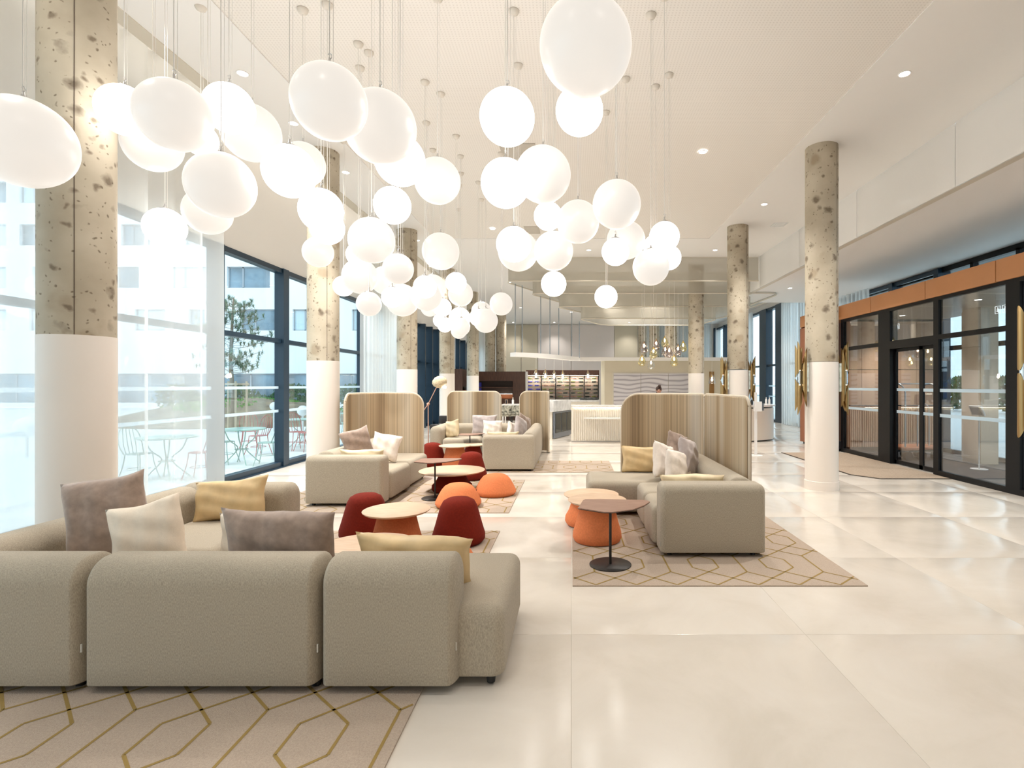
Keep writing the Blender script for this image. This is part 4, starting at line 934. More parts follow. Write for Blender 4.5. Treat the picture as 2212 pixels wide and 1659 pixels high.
# receptionist, head bent over the desk
def person(loc):
    t = thing('person', 'person with dark hair in a bun bending over behind the reception desk', 'person', loc)
    me = bpy.data.meshes.new('body'); J = [(0, .02, .86, .14), (0, .0, 1.05, .125), (0, -.07, 1.24, .135), (0, -.13, 1.33, .06), (0, -.19, 1.42, .075),
         (.17, -.10, 1.27, .05), (.23, -.16, 1.06, .038), (.15, -.36, 1.05, .028), (-.17, -.10, 1.27, .05), (-.23, -.16, 1.06, .038), (-.15, -.36, 1.05, .028),
         (.09, .02, .80, .10), (.10, .02, .45, .062), (.10, .04, .08, .042), (.10, -.10, .04, .04), (-.09, .02, .80, .10), (-.10, .02, .45, .062), (-.10, .04, .08, .042), (-.10, -.10, .04, .04)]
    me.from_pydata([j[:3] for j in J], [(0, 1), (1, 2), (2, 3), (3, 4), (2, 5), (5, 6), (6, 7), (2, 8), (8, 9), (9, 10), (0, 11), (11, 12), (12, 13), (13, 14), (0, 15), (15, 16), (16, 17), (17, 18)], [])
    o = bpy.data.objects.new('body', me); C.objects.link(o); o.parent = t; me.materials.append(MT['dark_cloth'])
    m = o.modifiers.new('skin', 'SKIN')
    for v, j in zip(me.skin_vertices[0].data, J): v.radius = (j[3], j[3])
    me.skin_vertices[0].data[0].use_root = True
    o.modifiers.new('sub', 'SUBSURF').levels = 2; o.modifiers['sub'].render_levels = 2
    h = MB().lathe([(-.115, .01), (-.10, .045), (-.06, .066), (0, .078), (.05, .076), (.09, .055), (.115, .01)], n=24, sy=1.12)
    # nose, brow, ears
    h.tube([(0, -.084, .015), (0, -.108, -.02), (0, -.088, -.03)], .012, 8).tube([(.078, 0, .015), (.086, .01, -.005), (.078, .01, -.03)], .012, 6).tube([(-.078, 0, .015), (-.086, .01, -.005), (-.078, .01, -.03)], .012, 6)
    hd = h.build('head', 'skin', t, (0, -.22, 1.44), (math.radians(48), 0, math.radians(-8)), angle=180)
    MB().lathe([(-.006, .004), (0, .009), (.006, .004)], (.028, -.078, .012), 10).lathe([(-.006, .004), (0, .009), (.006, .004)], (-.028, -.078, .012), 10).build('eyes', 'ink', hd)
    MB().tube([(-.022, -.080, -.055), (0, -.086, -.055), (.022, -.080, -.055)], .005, 6).build('mouth', 'lit_wood', hd)
    MB().lathe([(-.05, .075), (.0, .086), (.06, .084), (.10, .062), (.124, .01)], (0, .014, .0), 24, sy=1.1).lathe([(-.04, .01), (-.03, .035), (0, .045), (.03, .035), (.04, .01)], (.02, .03, .145), 16).build('hair', 'hair', hd, angle=180)
    for s in (1, -1):
        hb = MB().rbox(s * .15 - .04, s * .15 + .04, -.45, -.36, 1.03, 1.06, .02, .02, .012, .012, k=2)
        for q, L in ((-.03, .055), (-.01, .07), (.01, .075), (.03, .06)): hb.tube([(s * .15 + q, -.44, 1.045), (s * .15 + q, -.44 - L * .6, 1.042), (s * .15 + q, -.44 - L, 1.03)], .0085, 6)
        hb.tube([(s * .15 - s * .035, -.38, 1.045), (s * .15 - s * .06, -.42, 1.04), (s * .15 - s * .065, -.45, 1.035)], .009, 6)
        hb.build('hand', 'skin', t)
person(((1421 - VX) * 15.9 / F, 15.95, 0))
# things on the right part of the desk
for i, (px, lab) in enumerate(((1655, 'left slim white bottle on the curved end of the desk'), (1662, 'right slim white bottle on the curved end of the desk'))):
    x = (px - VX) * 15.9 / F; tag(MB().lathe([(1.0205, .03), (1.15, .032), (1.17, .014), (1.22, .014)], (x, 15.9, 0), 14).build('bottle', 'white_paint'), lab, 'bottle')
for i, (px, lab) in enumerate(((1618, 'black jar nearest the column on the desk end'), (1624, 'small black jar second from the column on the desk end'))):
    x = (px - VX) * 15.2 / F; tag(MB().lathe([(1.0205, .035), (1.10, .04), (1.16, .025), (1.17, .02)], (x, 15.2, 0), 14).build('jar', 'black_plastic'), lab, 'jar')
# dispenser stand
st = thing('dispenser_stand', 'white hand sanitiser stand beside the slimmer right column', 'stand', ((1632.5 - VX) * 11.9 / F, 11.9, 0))
MB().lathe([(0, .15), (.012, .15), (.014, .145)], n=32).build('base', 'white_paint', st)
BX(-.03, .03, -.012, .012, .012, 1.0).build('post', 'white_paint', st); BX(-.035, .12, -.06, .05, 1.0, 1.22).build('dispenser', 'white_paint', st); BX(.12, .165, -.05, .04, 1.02, 1.18).build('side_tray', 'fridge_steel', st)
BX(-.03, .03, -.008, .008, 1.22, 1.43).build('sign_plate', 'white_paint', st)

# ================================================================== BAR
bar = thing('bar_counter', 'white marble bar counter with glass-door fridges behind the narrow screen', 'bar')
MB().prism([(-.52, 15.45), (-.01, 16.85), (-.75, 17.1), (-1.3, 15.7), (-1.25, 15.35)], .80, 1.12).build('marble_top', 'counter_marble', bar)
MB().prism([(-.56, 15.5), (-.05, 16.83), (-.75, 17.05), (-1.25, 15.7), (-1.22, 15.42)], 0, .80).build('carcass', 'desk_white', bar)
d = Vector((.51, 1.40)).normalized(); nrm = Vector((d.y, -d.x)); a0 = Vector((-.52, 15.45))
def obl(mb, s0, s1, off, z0, z1):
    q = [a0 + d * s0 + nrm * (off - .04), a0 + d * s1 + nrm * (off - .04), a0 + d * s1 + nrm * off, a0 + d * s0 + nrm * off]; return mb.prism([(v.x, v.y) for v in q][::-1], z0, z1)
fr = obl(MB(), .04, 1.48, .02, .02, .79).build('bottle_fridge', 'fridge_steel', bar)
for s0, s1 in ((.10, .54), (.60, 1.0), (1.06, 1.44)):
    obl(MB(), s0, s1, .03, .17, .75).build('fridge_door', 'fridge_dark', bar)
bc = thing('back_counter', 'pale back counter below the wine wall with a dark tray', 'counter')
MB().box(-1.1, .98, 18.6, 19.1, 0, 1.0).build('cabinet_body', 'desk_white', bc); BX(-1.15, .98, 18.52, 19.1, 1.0, 1.06).build('worktop', 'counter_marble', bc)
tag(MB().rbox(.30, .95, 18.62, 18.92, 1.061, 1.13, .02, .02, .02, .01, k=2).build('drip_tray', 'fridge_dark'), 'dark tray on the back counter left of the reception wall', 'tray')
# wine wall
ww = thing('wine_rack', 'lit black-framed wine rack wall of sideways bottles', 'wine rack')
x0, x1, Yw = -2.28, 1.40, 27.0
BX(x0, x1, Yw + .5, Yw + .55, .6, 2.33).build('back_panel', 'rack_back', ww)
BX(x0 - .03, x1 + .03, Yw - .05, Yw + .5, 2.09, 2.34).build('header', 'dark_wood', ww)
BX(x0, x1, Yw + .02, Yw + .5, 0, .55).build('base_cabinet', 'dark_wood', ww)
BX(x0, x1, Yw - .02, Yw + .5, .55, .68).build('base_shelf', 'rack_black', ww)
BX(x0, x1, Yw + .05, Yw + .08, 2.06, 2.085).build('light_strip', 'led_strip', ww)
bays = [x0 + (x1 - x0) * i / 5 for i in range(6)]
for b_ in bays: BX(b_ - .022, b_ + .022, Yw - .02, Yw + .5, .68, 2.09).build('upright', 'rack_black', ww)
rows = [.80, .99, 1.18, 1.37, 1.56, 1.75, 1.93]
ordn = ['bottom', 'second lowest', 'third lowest', 'middle', 'third highest', 'second highest', 'top']; ordb = ['leftmost', 'second', 'middle', 'fourth', 'rightmost']
rail = MB()
for z in rows: rail.tube([(x0, Yw + .06, z - .045), (x1, Yw + .06, z - .045)], .007, 5).tube([(x0, Yw + .30, z - .045), (x1, Yw + .30, z - .045)], .007, 5)
rail.build('shelf_rails', 'rack_black', ww)
bprof = [(0, .030), (.004, .038), (.19, .038), (.225, .016), (.30, .014), (.30, .006)]
bm_ = {k: MB().lathe(bprof, n=10).mesh('glass_body', k) for k in ('bottle_dark', 'bottle_green', 'bottle_rose', 'bottle_blue')}
foil = MB().lathe([(.25, .016), (.302, .016), (.303, .004)], n=8).mesh('foil_cap', 'foil')
rb_ = random.Random(11)
for ri, z in enumerate(rows):
    for bi in range(5):
        for c_ in range(2):
            for dpt in (0,):
                k = 'bottle_blue' if bi == 0 and 1 < ri < 6 else rb_.choice(['bottle_dark', 'bottle_dark', 'bottle_green', 'bottle_green', 'bottle_rose'])
                col = {'bottle_dark': 'dark', 'bottle_green': 'olive green', 'bottle_rose': 'rose', 'bottle_blue': 'blue-light-tinted'}[k]
                flip = rb_.random() < .35
                xx = bays[bi] + .05 + c_ * .34 + (.30 if flip else 0)
                t = thing('wine_bottle', '%s wine bottle, %s row, %s bay, %s of its two' % (col, ordn[ri], ordb[bi], ('left', 'right')[c_]), 'bottle', (xx, Yw + .16, z), 0, 'wine bottles lying in the rack')
                t.rotation_euler = (0, (-PI / 2 if flip else PI / 2), 0)
                use('glass_body', bm_[k], t); use('foil_cap', foil, t)
lp = bpy.data.lights.new('rack_glow', 'AREA'); lp.energy = 45; lp.shape = 'RECTANGLE'; lp.size = 3.4; lp.size_y = .1; lp.color = (1, .85, .68); lo = bpy.data.objects.new('rack_glow', lp); C.objects.link(lo); lo.location = (-.44, Yw + .1, 2.05); lo.parent = ww
# dark wood cabinet
cab = thing('wood_cabinet', 'dark walnut wall cabinet with open niche at back left', 'cabinet')
BX(-4.66, -4.33, 21.0, 21.04, 0, 2.23).build('end_panel', 'dark_wood', cab); BX(-4.66, -4.62, 21.04, 24.3, 0, 2.23).build('back_panel', 'dark_wood', cab)
BX(-4.64, -4.33, 21.04, 24.0, 1.77, 2.22).build('overhead_cupboard', 'dark_wood', cab); BX(-4.64, -4.30, 21.04, 24.0, 0, .95).build('base_cupboard', 'dark_wood', cab)
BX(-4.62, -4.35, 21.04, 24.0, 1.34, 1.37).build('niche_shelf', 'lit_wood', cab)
BX(-4.33, -2.10, 24.0, 24.35, 1.77, 2.20).build('overhead_cupboard', 'dark_wood', cab); BX(-2.66, -2.10, 24.0, 24.35, 0, 1.77).build('tall_panel', 'dark_wood', cab)
BX(-4.33, -2.66, 24.32, 24.35, 0, 1.77).build('niche_back', 'niche_wood', cab); BX(-4.33, -2.66, 24.0, 24.32, .0, .95).build('base_cupboard', 'dark_wood', cab)
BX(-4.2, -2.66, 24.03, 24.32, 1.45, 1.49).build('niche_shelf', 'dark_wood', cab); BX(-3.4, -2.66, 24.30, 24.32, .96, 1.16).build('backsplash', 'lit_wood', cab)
BX(-3.3, -2.7, 24.05, 24.09, 1.17, 1.185).build('light_strip', 'led_strip', cab)
BX(-2.08, -1.98, 24.0, 24.2, 0, 2.2).build('steel_edge', 'steel', cab)
tag(MB().rbox(-4.55, -4.42, 22.0, 22.25, 1.371, 1.52, .03, .03, .03, .02, k=2).build('ornament', 'black_plastic'), 'dark round ornament in the side niche of the cabinet', 'ornament')
tag(BX(-4.5, -4.42, 22.7, 22.9, 1.371, 1.52).build('picture_frame', 'white_paint'), 'small white framed card in the side niche of cabinet', 'frame')
tag(BX(-4.25, -4.10, 24.06, 24.2, 1.0, 1.7).build('folder_stack', 'bottle_blue'), 'upright blue folders at the left end of the cabinet niche', 'folders')
# bar-height table with patterned stools behind the farthest sofa
bt = thing('bar_table', 'narrow white-topped high table behind the farthest sofa', 'table')
BX(-2.22, -1.62, 16.8, 17.5, .93, .97).build('tabletop', 'white_gloss', bt)
for x in (-2.18, -1.66):
    for y in (16.84, 17.46): BX(x - .02, x + .02, y - .02, y + .02, 0, .93).build('leg', 'white_paint', bt)
for i, (x, y, lab) in enumerate(((-2.05, 16.45, 'high stool with black and white patterned back, left one'), (-1.70, 16.5, 'high stool with black and white patterned back, right one'))):
    t = thing('bar_stool', lab, 'stool', (x, y, 0), 0, 'patterned high stools at the white table')
    MB().rbox(-.2, .2, -.19, .19, .62, .70, .05, .05, .04, .02, k=3).build('seat', 'patterned_fabric', t); MB().rbox(-.2, .2, -.22, -.16, .68, .96, .05, .03, .06, .02, k=3).build('backrest', 'patterned_fabric', t)
    for a in (-1, 1):
        for b in (-1, 1): MB().tube([(.15 * a, .14 * b, .63), (.2 * a, .2 * b, 0)], .012, 8).build('leg', 'black_metal', t)
    MB().tube([(-.18, -.18, .25), (.18, -.18, .25), (.18, .18, .25), (-.18, .18, .25)], .008, 6, closed=True).build('footrest', 'black_metal', t)
tag(MB().lathe([(.9705, .035), (1.10, .036), (1.13, .014), (1.19, .013)], ((1108 - VX) * 17 / F, 17.0, 0), 16).build('bottle', 'white_paint'), 'small bottle standing on the white high table', 'bottle')
pc = thing('menu_card', 'small framed card on the white high table', 'card', ((1094 - VX) * 17 / F, 17.0, .9705)); BX(-.04, .04, -.01, .01, 0, .15).build('card_frame', 'oak', pc); BX(-.03, .03, -.013, -.0105, .015, .135).build('card_print', 'dark_cloth', pc)
# two small black stools by the window
for (px, Y, z0, z1, lab) in ((958, 13.6, .60, .80, 'small black stool behind the farthest sofa screen'), (939, 12.95, .42, .62, 'small black stool on thin legs left of the farthest sofa')):
    x = (px - VX) * Y / F; t = thing('small_stool', lab, 'small_stool', (x, Y, 0))
    MB().rbox(-.10, .10, -.10, .10, z0, z1, .01, .01, .01, .01, k=1).build('tub', 'black_plastic', t)
    for a in (-.07, .07):
        for b in (-.07, .07): MB().tube([(a, b, z0), (a, b, .01)], .006, 6).build('leg', 'black_metal', t)
# arm floor lamp
fx, fy = (925 - VX) * 11.5 / F, 11.5
L = thing('floor_lamp', 'copper arm floor lamp with fuzzy beige oval shade by the windows', 'lamp', (fx, fy, 0))
MB().lathe([(0.0, .16), (.02, .16), (.025, .14)], n=32).build('base', 'copper', L); MB().tube([(0, 0, .02), (0, 0, 1.18)], .011, 10).build('pole', 'copper', L)
MB().lathe([(-.028, .01), (-.02, .03), (0, .036), (.02, .03), (.028, .01)], (0, 0, 1.18), 16).build('joint', 'copper', L, angle=180)
MB().tube([(-.14, 0, .98), (0, 0, 1.18), (.19, 0, 1.56)], .009, 10).build('arm', 'copper', L)
MB().tube([(.28, .0, 1.55), (.16, 0.02, 1.38), (.04, .02, 1.18), (-.1, .03, .98)], .003, 6).build('cable', 'black_plastic', L)
MB().lathe([(-.13, .02), (-.115, .08), (-.06, .145), (0, .165), (.06, .145), (.115, .08), (.13, .02)], (0, 0, 0), 28).build('shade', 'felted_shade', L, (.25, 0, 1.66), (0, math.radians(-14), 0), angle=180)
MB().lathe([(-.03, .03), (.0, .04), (.02, .03)], (0, 0, 0), 14).build('bulb', 'lamp_glow', L, (.36, -.02, 1.55), angle=180)

# ================================================================== BRASS SCONCES
def reed(r=.037, h=1.0, cutr=.30):
    """open pipe pointed at both ends: brass outer skin, slanted cuts"""
    mb = MB(); n = 18; vs = []
    rows_ = 10
    for i in range(rows_ + 1):
        t = i / rows_
        for k in range(n):
            a = 2 * PI * k / n; zt = h / 2 - (1 + math.cos(a)) * .5 * cutr; z = -zt + 2 * zt * t
            vs.append((r * math.cos(a), r * math.sin(a), z))
    fs = [(i * n + k, i * n + (k + 1) % n, (i + 1) * n + (k + 1) % n, (i + 1) * n + k) for i in range(rows_) for k in range(n)]
    return mb.add(vs, fs)
reed_me = reed(h=1.0).mesh('reed', 'brass', 180); reed_s = reed(h=.56, cutr=.24).mesh('reed', 'brass', 180); core_me = MB().lathe([(-.12, .024), (.12, .024)], n=14).mesh('chrome_core', 'silver')
def sconce(cx, cy, side, label, zc=1.71, sc=.9):
    t = thing('wall_sconce', label, 'wall lamp', (cx + side * .245, cy, zc), 0, 'brass reed sconces on the columns'); t.scale = (side * sc, sc, sc)
    BX(-.012, .02, -.10, .10, -.24, .24).build('marble_plate', 'marble_green', t)
    BX(-.012, .05, -.02, .02, -.05, .05).build('bracket', 'silver', t)
    for y, x, dz, me in ((-.09, .055, .0, reed_me), (.09, .055, .03, reed_me)):
        use('reed', me, t, (x, y, dz), rot=(0, 0, 0))
    for y, x, dz in ((-.05, .125, .34), (.05, .125, .28), (-.05, .125, -.36), (.05, .125, -.30)):
        use('reed', reed_s, t, (x, y, dz), rot=(0, 0, PI if 1 else 0))
    for y in (-.05, .05):
        use('chrome_core', core_me, t, (.125, y, 0)); use('glow_cap', MB().lathe([(0, .014), (.004, .014)], n=12).mesh('glow_cap', 'lamp_glow'), t, (.125, y, .122)); use('glow_cap', bpy.data.meshes['glow_cap'], t, (.125, y, -.128))
sconce(3.86, 8.14, -1, 'brass reed sconce on the left side of the tall right column'); sconce(3.86, 8.14, 1, 'brass reed sconce on the right side of the tall right column')
sconce(3.85, 12.2, -1, 'brass reed sconce on the left side of the slimmer right column'); sconce(3.85, 12.2, 1, 'brass reed sconce on the right side of the slimmer right column')
sconce(3.86, 4.05, -1, 'cropped brass sconce at the right edge of the photo')

# ================================================================== VESTIBULE CONTENTS
tr = thing('luggage_trolley', 'hotel luggage trolley with chrome hoops parked behind the glass doors', 'trolley', (7.35, 11.35, 0), .25)
MB().rbox(-.50, .50, -.28, .28, .22, .30, .06, .06, .03, .02, k=3).build('platform', 'lit_wood', tr)
for a in (-.36, 0, .36):
    MB().tube([(a, -.24, .10), (a, -.18, .10)], .10, 20).build('wheel', 'black_plastic', tr); MB().tube([(a, .18, .10), (a, .24, .10)], .10, 20).build('wheel', 'black_plastic', tr)
for a, hh in ((-.44, 1.62), (.44, 1.62)):
    MB().tube([(a, -.22, .30), (a, -.22, hh - .2)] + [(a, -.22 + .22 * (1 - math.cos(q)), hh - .2 + .2 * math.sin(q)) for q in [PI / 8 * i for i in range(1, 8)]] + [(a, .22, hh - .2), (a, .22, .30)], .018, 10).build('hoop', 'steel', tr)
MB().tube([(-.44, 0, 1.62), (.44, 0, 1.62)], .016, 10).build('hanging_rail', 'steel', tr)
MB().tube([(-.1, -.2, .30), (-.1, -.2, 1.05)] + [(-.1 + .15 * (1 - math.cos(q)), -.2, 1.05 + .15 * math.sin(q)) for q in [PI / 8 * i for i in range(1, 8)]] + [(.2, -.2, 1.05), (.2, -.2, .30)], .015, 10).build('hoop', 'steel', tr)
ks = thing('info_stand', 'small screen stand inside the glazed entrance', 'stand', (7.65, 9.9, 0))
MB().lathe([(.012, .14), (.024, .14)], n=24).build('base', 'white_paint', ks); MB().tube([(0, 0, .02), (0, 0, 1.0)], .012, 8).build('post', 'white_metal', ks); MB().rbox(-.02, .02, -.15, .15, 0, .2, .005, .005, .005, .005, k=1).build('screen', 'white_paint', ks, (0, 0, 1.02), (0, -.4, 0)); BX(-.024, -.0205, -.12, .12, .03, .17).build('display', 'fridge_steel', ks, (0, 0, 1.02), (0, -.4, 0))
def exitsign(loc, lab):
    e = thing('exit_sign', lab, 'sign', loc)
    fb = MB()
    for o in (-.125, .02):
        for a, b, c_, d_ in ((o, o + .105, -.06, -.054), (o, o + .105, .054, .06), (o, o + .006, -.06, .06), (o + .099, o + .105, -.06, .06)): fb.box(-.003, .003, a, b, c_, d_)
    fb.build('white_border', 'exit_glow', e)
    MB().box(-.004, .004, -.078, -.066, -.02, .04).add([(-.004, -.10, -.01), (-.004, -.072, -.045), (-.004, -.044, -.01), (.004, -.10, -.01), (.004, -.072, -.045), (.004, -.044, -.01)], [(0, 1, 2), (5, 4, 3)]).build('arrow', 'exit_glow', e)
    MB().box(-.004, .004, .066, .080, .026, .040).box(-.004, .004, .062, .074, -.015, .022).box(-.004, .004, .045, .064, .008, .014).box(-.004, .004, .074, .092, .0, .006).box(-.004, .004, .052, .064, -.045, -.012).box(-.004, .004, .074, .090, -.030, -.012).build('running_figure', 'exit_glow', e)
    MB().tube([(0, -.1, .06), (0, -.1, .18)], .002, 5).tube([(0, .1, .06), (0, .1, .18)], .002, 5).build('hanger_wires', 'steel', e)
exitsign(((2163 - VX) * 8.4 / F, 8.4, EYE + 163 * 8.4 / F + .0), 'clear hanging exit sign with arrow and running figure, right pane')
exitsign(((1935 - VX) * 11.6 / F, 11.6, EYE + 125 * 11.6 / F), 'clear hanging exit sign with arrow and running figure, above the doors')
# ================================================================== OUTSIDE
struct('ground', MB().box(-90, -5.85, -30, 70, -.35, -.03).box(9.0, 90, -30, 90, -.35, -.03), 'paving')
bd = thing('hotel_wing', 'white hotel wing with strip windows across the courtyard', 'building')
BY = 37.0
def X_(px, Y=BY): return (px - VX) * Y / F
def Z_(py, Y=BY): return EYE - (py - VY) * Y / F
# wall built as bands between the window strips so that windows sit in real reveals
zr = [(Z_(870), Z_(807)), (Z_(714), Z_(668)), (Z_(622), Z_(576)), (Z_(530), Z_(484)), (Z_(438), Z_(392)), (Z_(346), Z_(300))]
winx = [[(-700, 900)], [(-60, 13), (63, 150), (291, 357), (407, 442), (520, 605), (632, 705), (760, 840), (880, 930)], [(-60, 13), (70, 150), (225, 300), (370, 445), (490, 583), (660, 740), (800, 860)], [(-60, 13), (42, 120), (261, 324), (400, 455), (560, 640)], [(-60, 13), (42, 120), (261, 324), (400, 480)], [(-60, 13), (42, 120), (261, 324)]]
XA, XB = -66, -5.95; zz = -.03; wl_ = MB()
for (z0, z1), ws in zip(zr, winx):
    wl_.box(XA, XB, BY, BY + .5, zz, z0); x = XA
    for a, b in ws:
        a, b = max(XA, X_(a)), min(XB, X_(b))
        if a > x: wl_.box(x, a, BY, BY + .5, z0, z1)
        x = b
    if x < XB: wl_.box(x, XB, BY, BY + .5, z0, z1)
    zz = z1
wl_.box(XA, XB, BY, BY + .5, zz, 24).build('wall', 'facade', bd)
r5 = random.Random(3)
for fi, ((z0, z1), ws) in enumerate(zip(zr, winx)):
    for a, b in ws:
        a, b = max(XA, X_(a)), min(XB, X_(b))
        if fi == 0:
            n = 22; xs = [a + (b - a) * i / n for i in range(n + 1)]
            for p_, q in zip(xs[:-1], xs[1:]):
                wn = MB().box(p_, p_ + .10, BY + .2, BY + .3, z0, z1).box(p_, q, BY + .2, BY + .3, z1 - .1, z1).build('window', 'win_reveal', bd); BX(p_ + .1, q, BY + .24, BY + .26, z0, z1 - .1).build('pane', 'far_glass', wn)
            continue
        s_ = a + (b - a) * .34
        wn = MB().box(a, b, BY + .18, BY + .28, z0, z0 + .07).box(a, b, BY + .18, BY + .28, z1 - .07, z1).box(a, a + .07, BY + .18, BY + .28, z0, z1).box(b - .07, b, BY + .18, BY + .28, z0, z1).box(s_ - .05, s_ + .05, BY + .18, BY + .28, z0, z1).build('window', 'win_reveal', bd)
        cur = r5.random() < .6
        BX(a + .07, s_, BY + .23, BY + .25, z0 + .07, z1 - .07).build('pane', 'far_curtain' if cur else 'far_glass', wn); BX(s_, b - .07, BY + .23, BY + .25, z0 + .07, z1 - .07).build('pane', 'far_curtain' if cur else 'far_glass', wn)
# planted mound
def mound(name, cx, cy, rx, ry, h, m, lab, seed, cat='mound'):
    r_ = random.Random(seed); mb = MB(); n, k = 48, 14; vs = [(cx, cy, h)]
    for i in range(1, k + 1):
        for j in range(n):
            a = 2 * PI * j / n; t = i / k; z = h * (1 - t * t) ** 1.3 + .05 * math.sin(7 * a + 9 * t) * (1 - t) + r_.uniform(-.03, .03) * (1 - t); vs.append((cx + rx * t * math.cos(a), cy + ry * t * math.sin(a), z - .04 * (i == k)))
    fs = [(0, 1 + j, 1 + (j + 1) % n) for j in range(n)] + [(1 + (i - 1) * n + j, 1 + i * n + j, 1 + i * n + (j + 1) % n, 1 + (i - 1) * n + (j + 1) % n) for i in range(1, k) for j in range(n)]
    return tag(mb.add(vs, fs).build(name, m, angle=180), lab, cat)
mound('planted_mound', -14.6, 23.5, 6.0, 4.3, .98, 'mulch', 'mulched earth mound with green ground cover outside the window', 1)
mound('planted_mound', -23.5, 17.5, 2.6, 3.2, .62, 'grass', 'green planted mound behind the sheer curtain', 4)
gr = MB(); r6 = random.Random(8)
for i in range(900):
    a = r6.uniform(0, 2 * PI); q = r6.random() ** .5 * .75
    cl = (math.sin(a * 3) + math.sin(q * 9 + a) > .35)
    if not cl: continue
    x, y = -14.6 + 6.0 * q * math.cos(a), 23.5 + 4.3 * q * math.sin(a); z = .98 * (1 - q * q) ** 1.3
    for b in range(5):
        w2 = r6.uniform(0, PI); dx, dy = .05 * math.cos(w2), .05 * math.sin(w2); ox, oy = r6.uniform(-.12, .12), r6.uniform(-.12, .12)
        gr.add([(x + ox - dx, y + oy - dy, z - .02), (x + ox + dx, y + oy + dy, z - .02), (x + ox, y + oy, z + .09)], [(0, 1, 2)])
tag(gr.build('ground_cover', 'grass'), 'low bright green ground cover on the mulched mound', 'plants', kind='stuff')
def hedge(x0, x1, y, h, lab, seed):
    mb = MB(); r_ = random.Random(seed)
    for i in range(int((x1 - x0) * 260)):
        x = r_.uniform(x0, x1); yy = y + r_.gauss(0, .35); z = r_.uniform(0, 1) ** .7 * h * (.75 + .25 * math.sin(x * 1.7)); s = .10
        a = r_.uniform(0, 6.28); b = r_.uniform(-1, 1)
        mb.add([(x - s * math.cos(a), yy - s * math.sin(a), z), (x + s * math.cos(a), yy + s * math.sin(a), z), (x, yy, z + s * 1.4 + b * .02)], [(0, 1, 2)])
    tag(mb.build('shrubbery', 'hedge'), lab, 'hedge', kind='stuff')
hedge(-26, -11, 33.5, 1.6, 'dark shrubs along the foot of the white hotel wing', 3)
def hedge_y(x, y0, y1, h, lab, seed):
    mb = MB(); r_ = random.Random(seed)
    for i in range(int((y1 - y0) * 220)):
        y = r_.uniform(y0, y1); xx = x + r_.gauss(0, .4); z = r_.uniform(0, 1) ** .7 * h; s = .14; a = r_.uniform(0, 6.28)
        mb.add([(xx - s * math.cos(a), y - s * math.sin(a), z), (xx + s * math.cos(a), y + s * math.sin(a), z), (xx, y, z + s * 1.4)], [(0, 1, 2)])
    tag(mb.build('shrubbery', 'hedge'), lab, 'hedge', kind='stuff')
hedge_y(24, 14, 44, 2.0, 'green hedge seen beyond the entrance glazing', 9)
# pine with stakes
px_, pY = -11.7, 18.2
pt = thing('pine_tree', 'young pine tree in the courtyard, tied between wooden stakes', 'tree', (px_, pY, 0))
MB().tube([(0, 0, 0), (.03, 0, 1.2), (-.05, 0, 2.4), (.0, 0, 3.6), (.05, 0, 4.6)], .07, 10, rs=[.08, .075, .06, .045, .02]).build('trunk', 'bark', pt)
r7 = random.Random(21); nb = MB(); bb = MB()
for i in range(70):
    z0 = 1.95 + 2.5 * (i / 70); a = r7.uniform(0, 6.28); Lb = (1.15 - .22 * abs(z0 - 2.9)) * r7.uniform(.5, 1.1); e = Vector((Lb * math.cos(a), Lb * math.sin(a), z0 + .22 * Lb + r7.uniform(-.1, .15)))
    s_ = Vector((0, 0, z0)); bb.tube([s_, (s_ + e) / 2 + Vector((0, 0, -.04)), e], .007, 5)
    for q in range(5):
        c = s_.lerp(e, .45 + .14 * q) + Vector((r7.uniform(-.12, .12), r7.uniform(-.12, .12), r7.uniform(-.05, .12)))
        for k in range(34):
            dv = Vector((r7.gauss(0, 1), r7.gauss(0, 1), r7.gauss(.4, 1))).normalized() * r7.uniform(.10, .19); w2 = dv.cross(Vector((0, 0, 1))).normalized() * .012
            nb.add([c - w2, c + w2, c + dv], [(0, 1, 2)])
bb.build('branches', 'bark', pt); nb.build('needles', 'needles', pt, kind='stuff')
sk_ = thing('tree_stakes', 'wooden stakes with cross rails holding the young pine', 'stakes', (px_, pY, 0))
for a in (-.32, .32):
    for b in (-.3, .3): MB().tube([(a, b, 0), (a, b, 1.72)], .035, 10).build('stake', 'stake', sk_)
for b in (-.3, .3): MB().tube([(-.4, b, 1.62), (.4, b, 1.62)], .03, 8).build('cross_rail', 'stake', sk_)
for a in (-.32, .32): MB().tube([(a, -.36, 1.5), (a, .36, 1.5)], .03, 8).build('cross_rail', 'stake', sk_)
# white globe lamps outdoors
for x, y, r, lab in (((58 - VX) * 12 / F, 12.0, .24, 'large white ball lamp outdoors behind curtain at far left'), (X_(592, 18.4), 18.4, .14, 'white ball lamp before the mulched mound'), (X_(654, 15.2), 15.2, .15, 'white ball lamp seen beside the second column')):
    t = thing('ball_lamp', lab, 'garden lamp', (x, y, 0)); z = .62 if r > .2 else .85
    MB().lathe([(z - r * math.cos(PI * i / 16), max(.003, r * math.sin(PI * i / 16))) for i in range(17)], n=32).build('ball', 'lamp_ball', t, angle=180); MB().lathe([(-.03, .03), (z - r + .01, .03)], n=12).build('stem', 'white_metal', t)
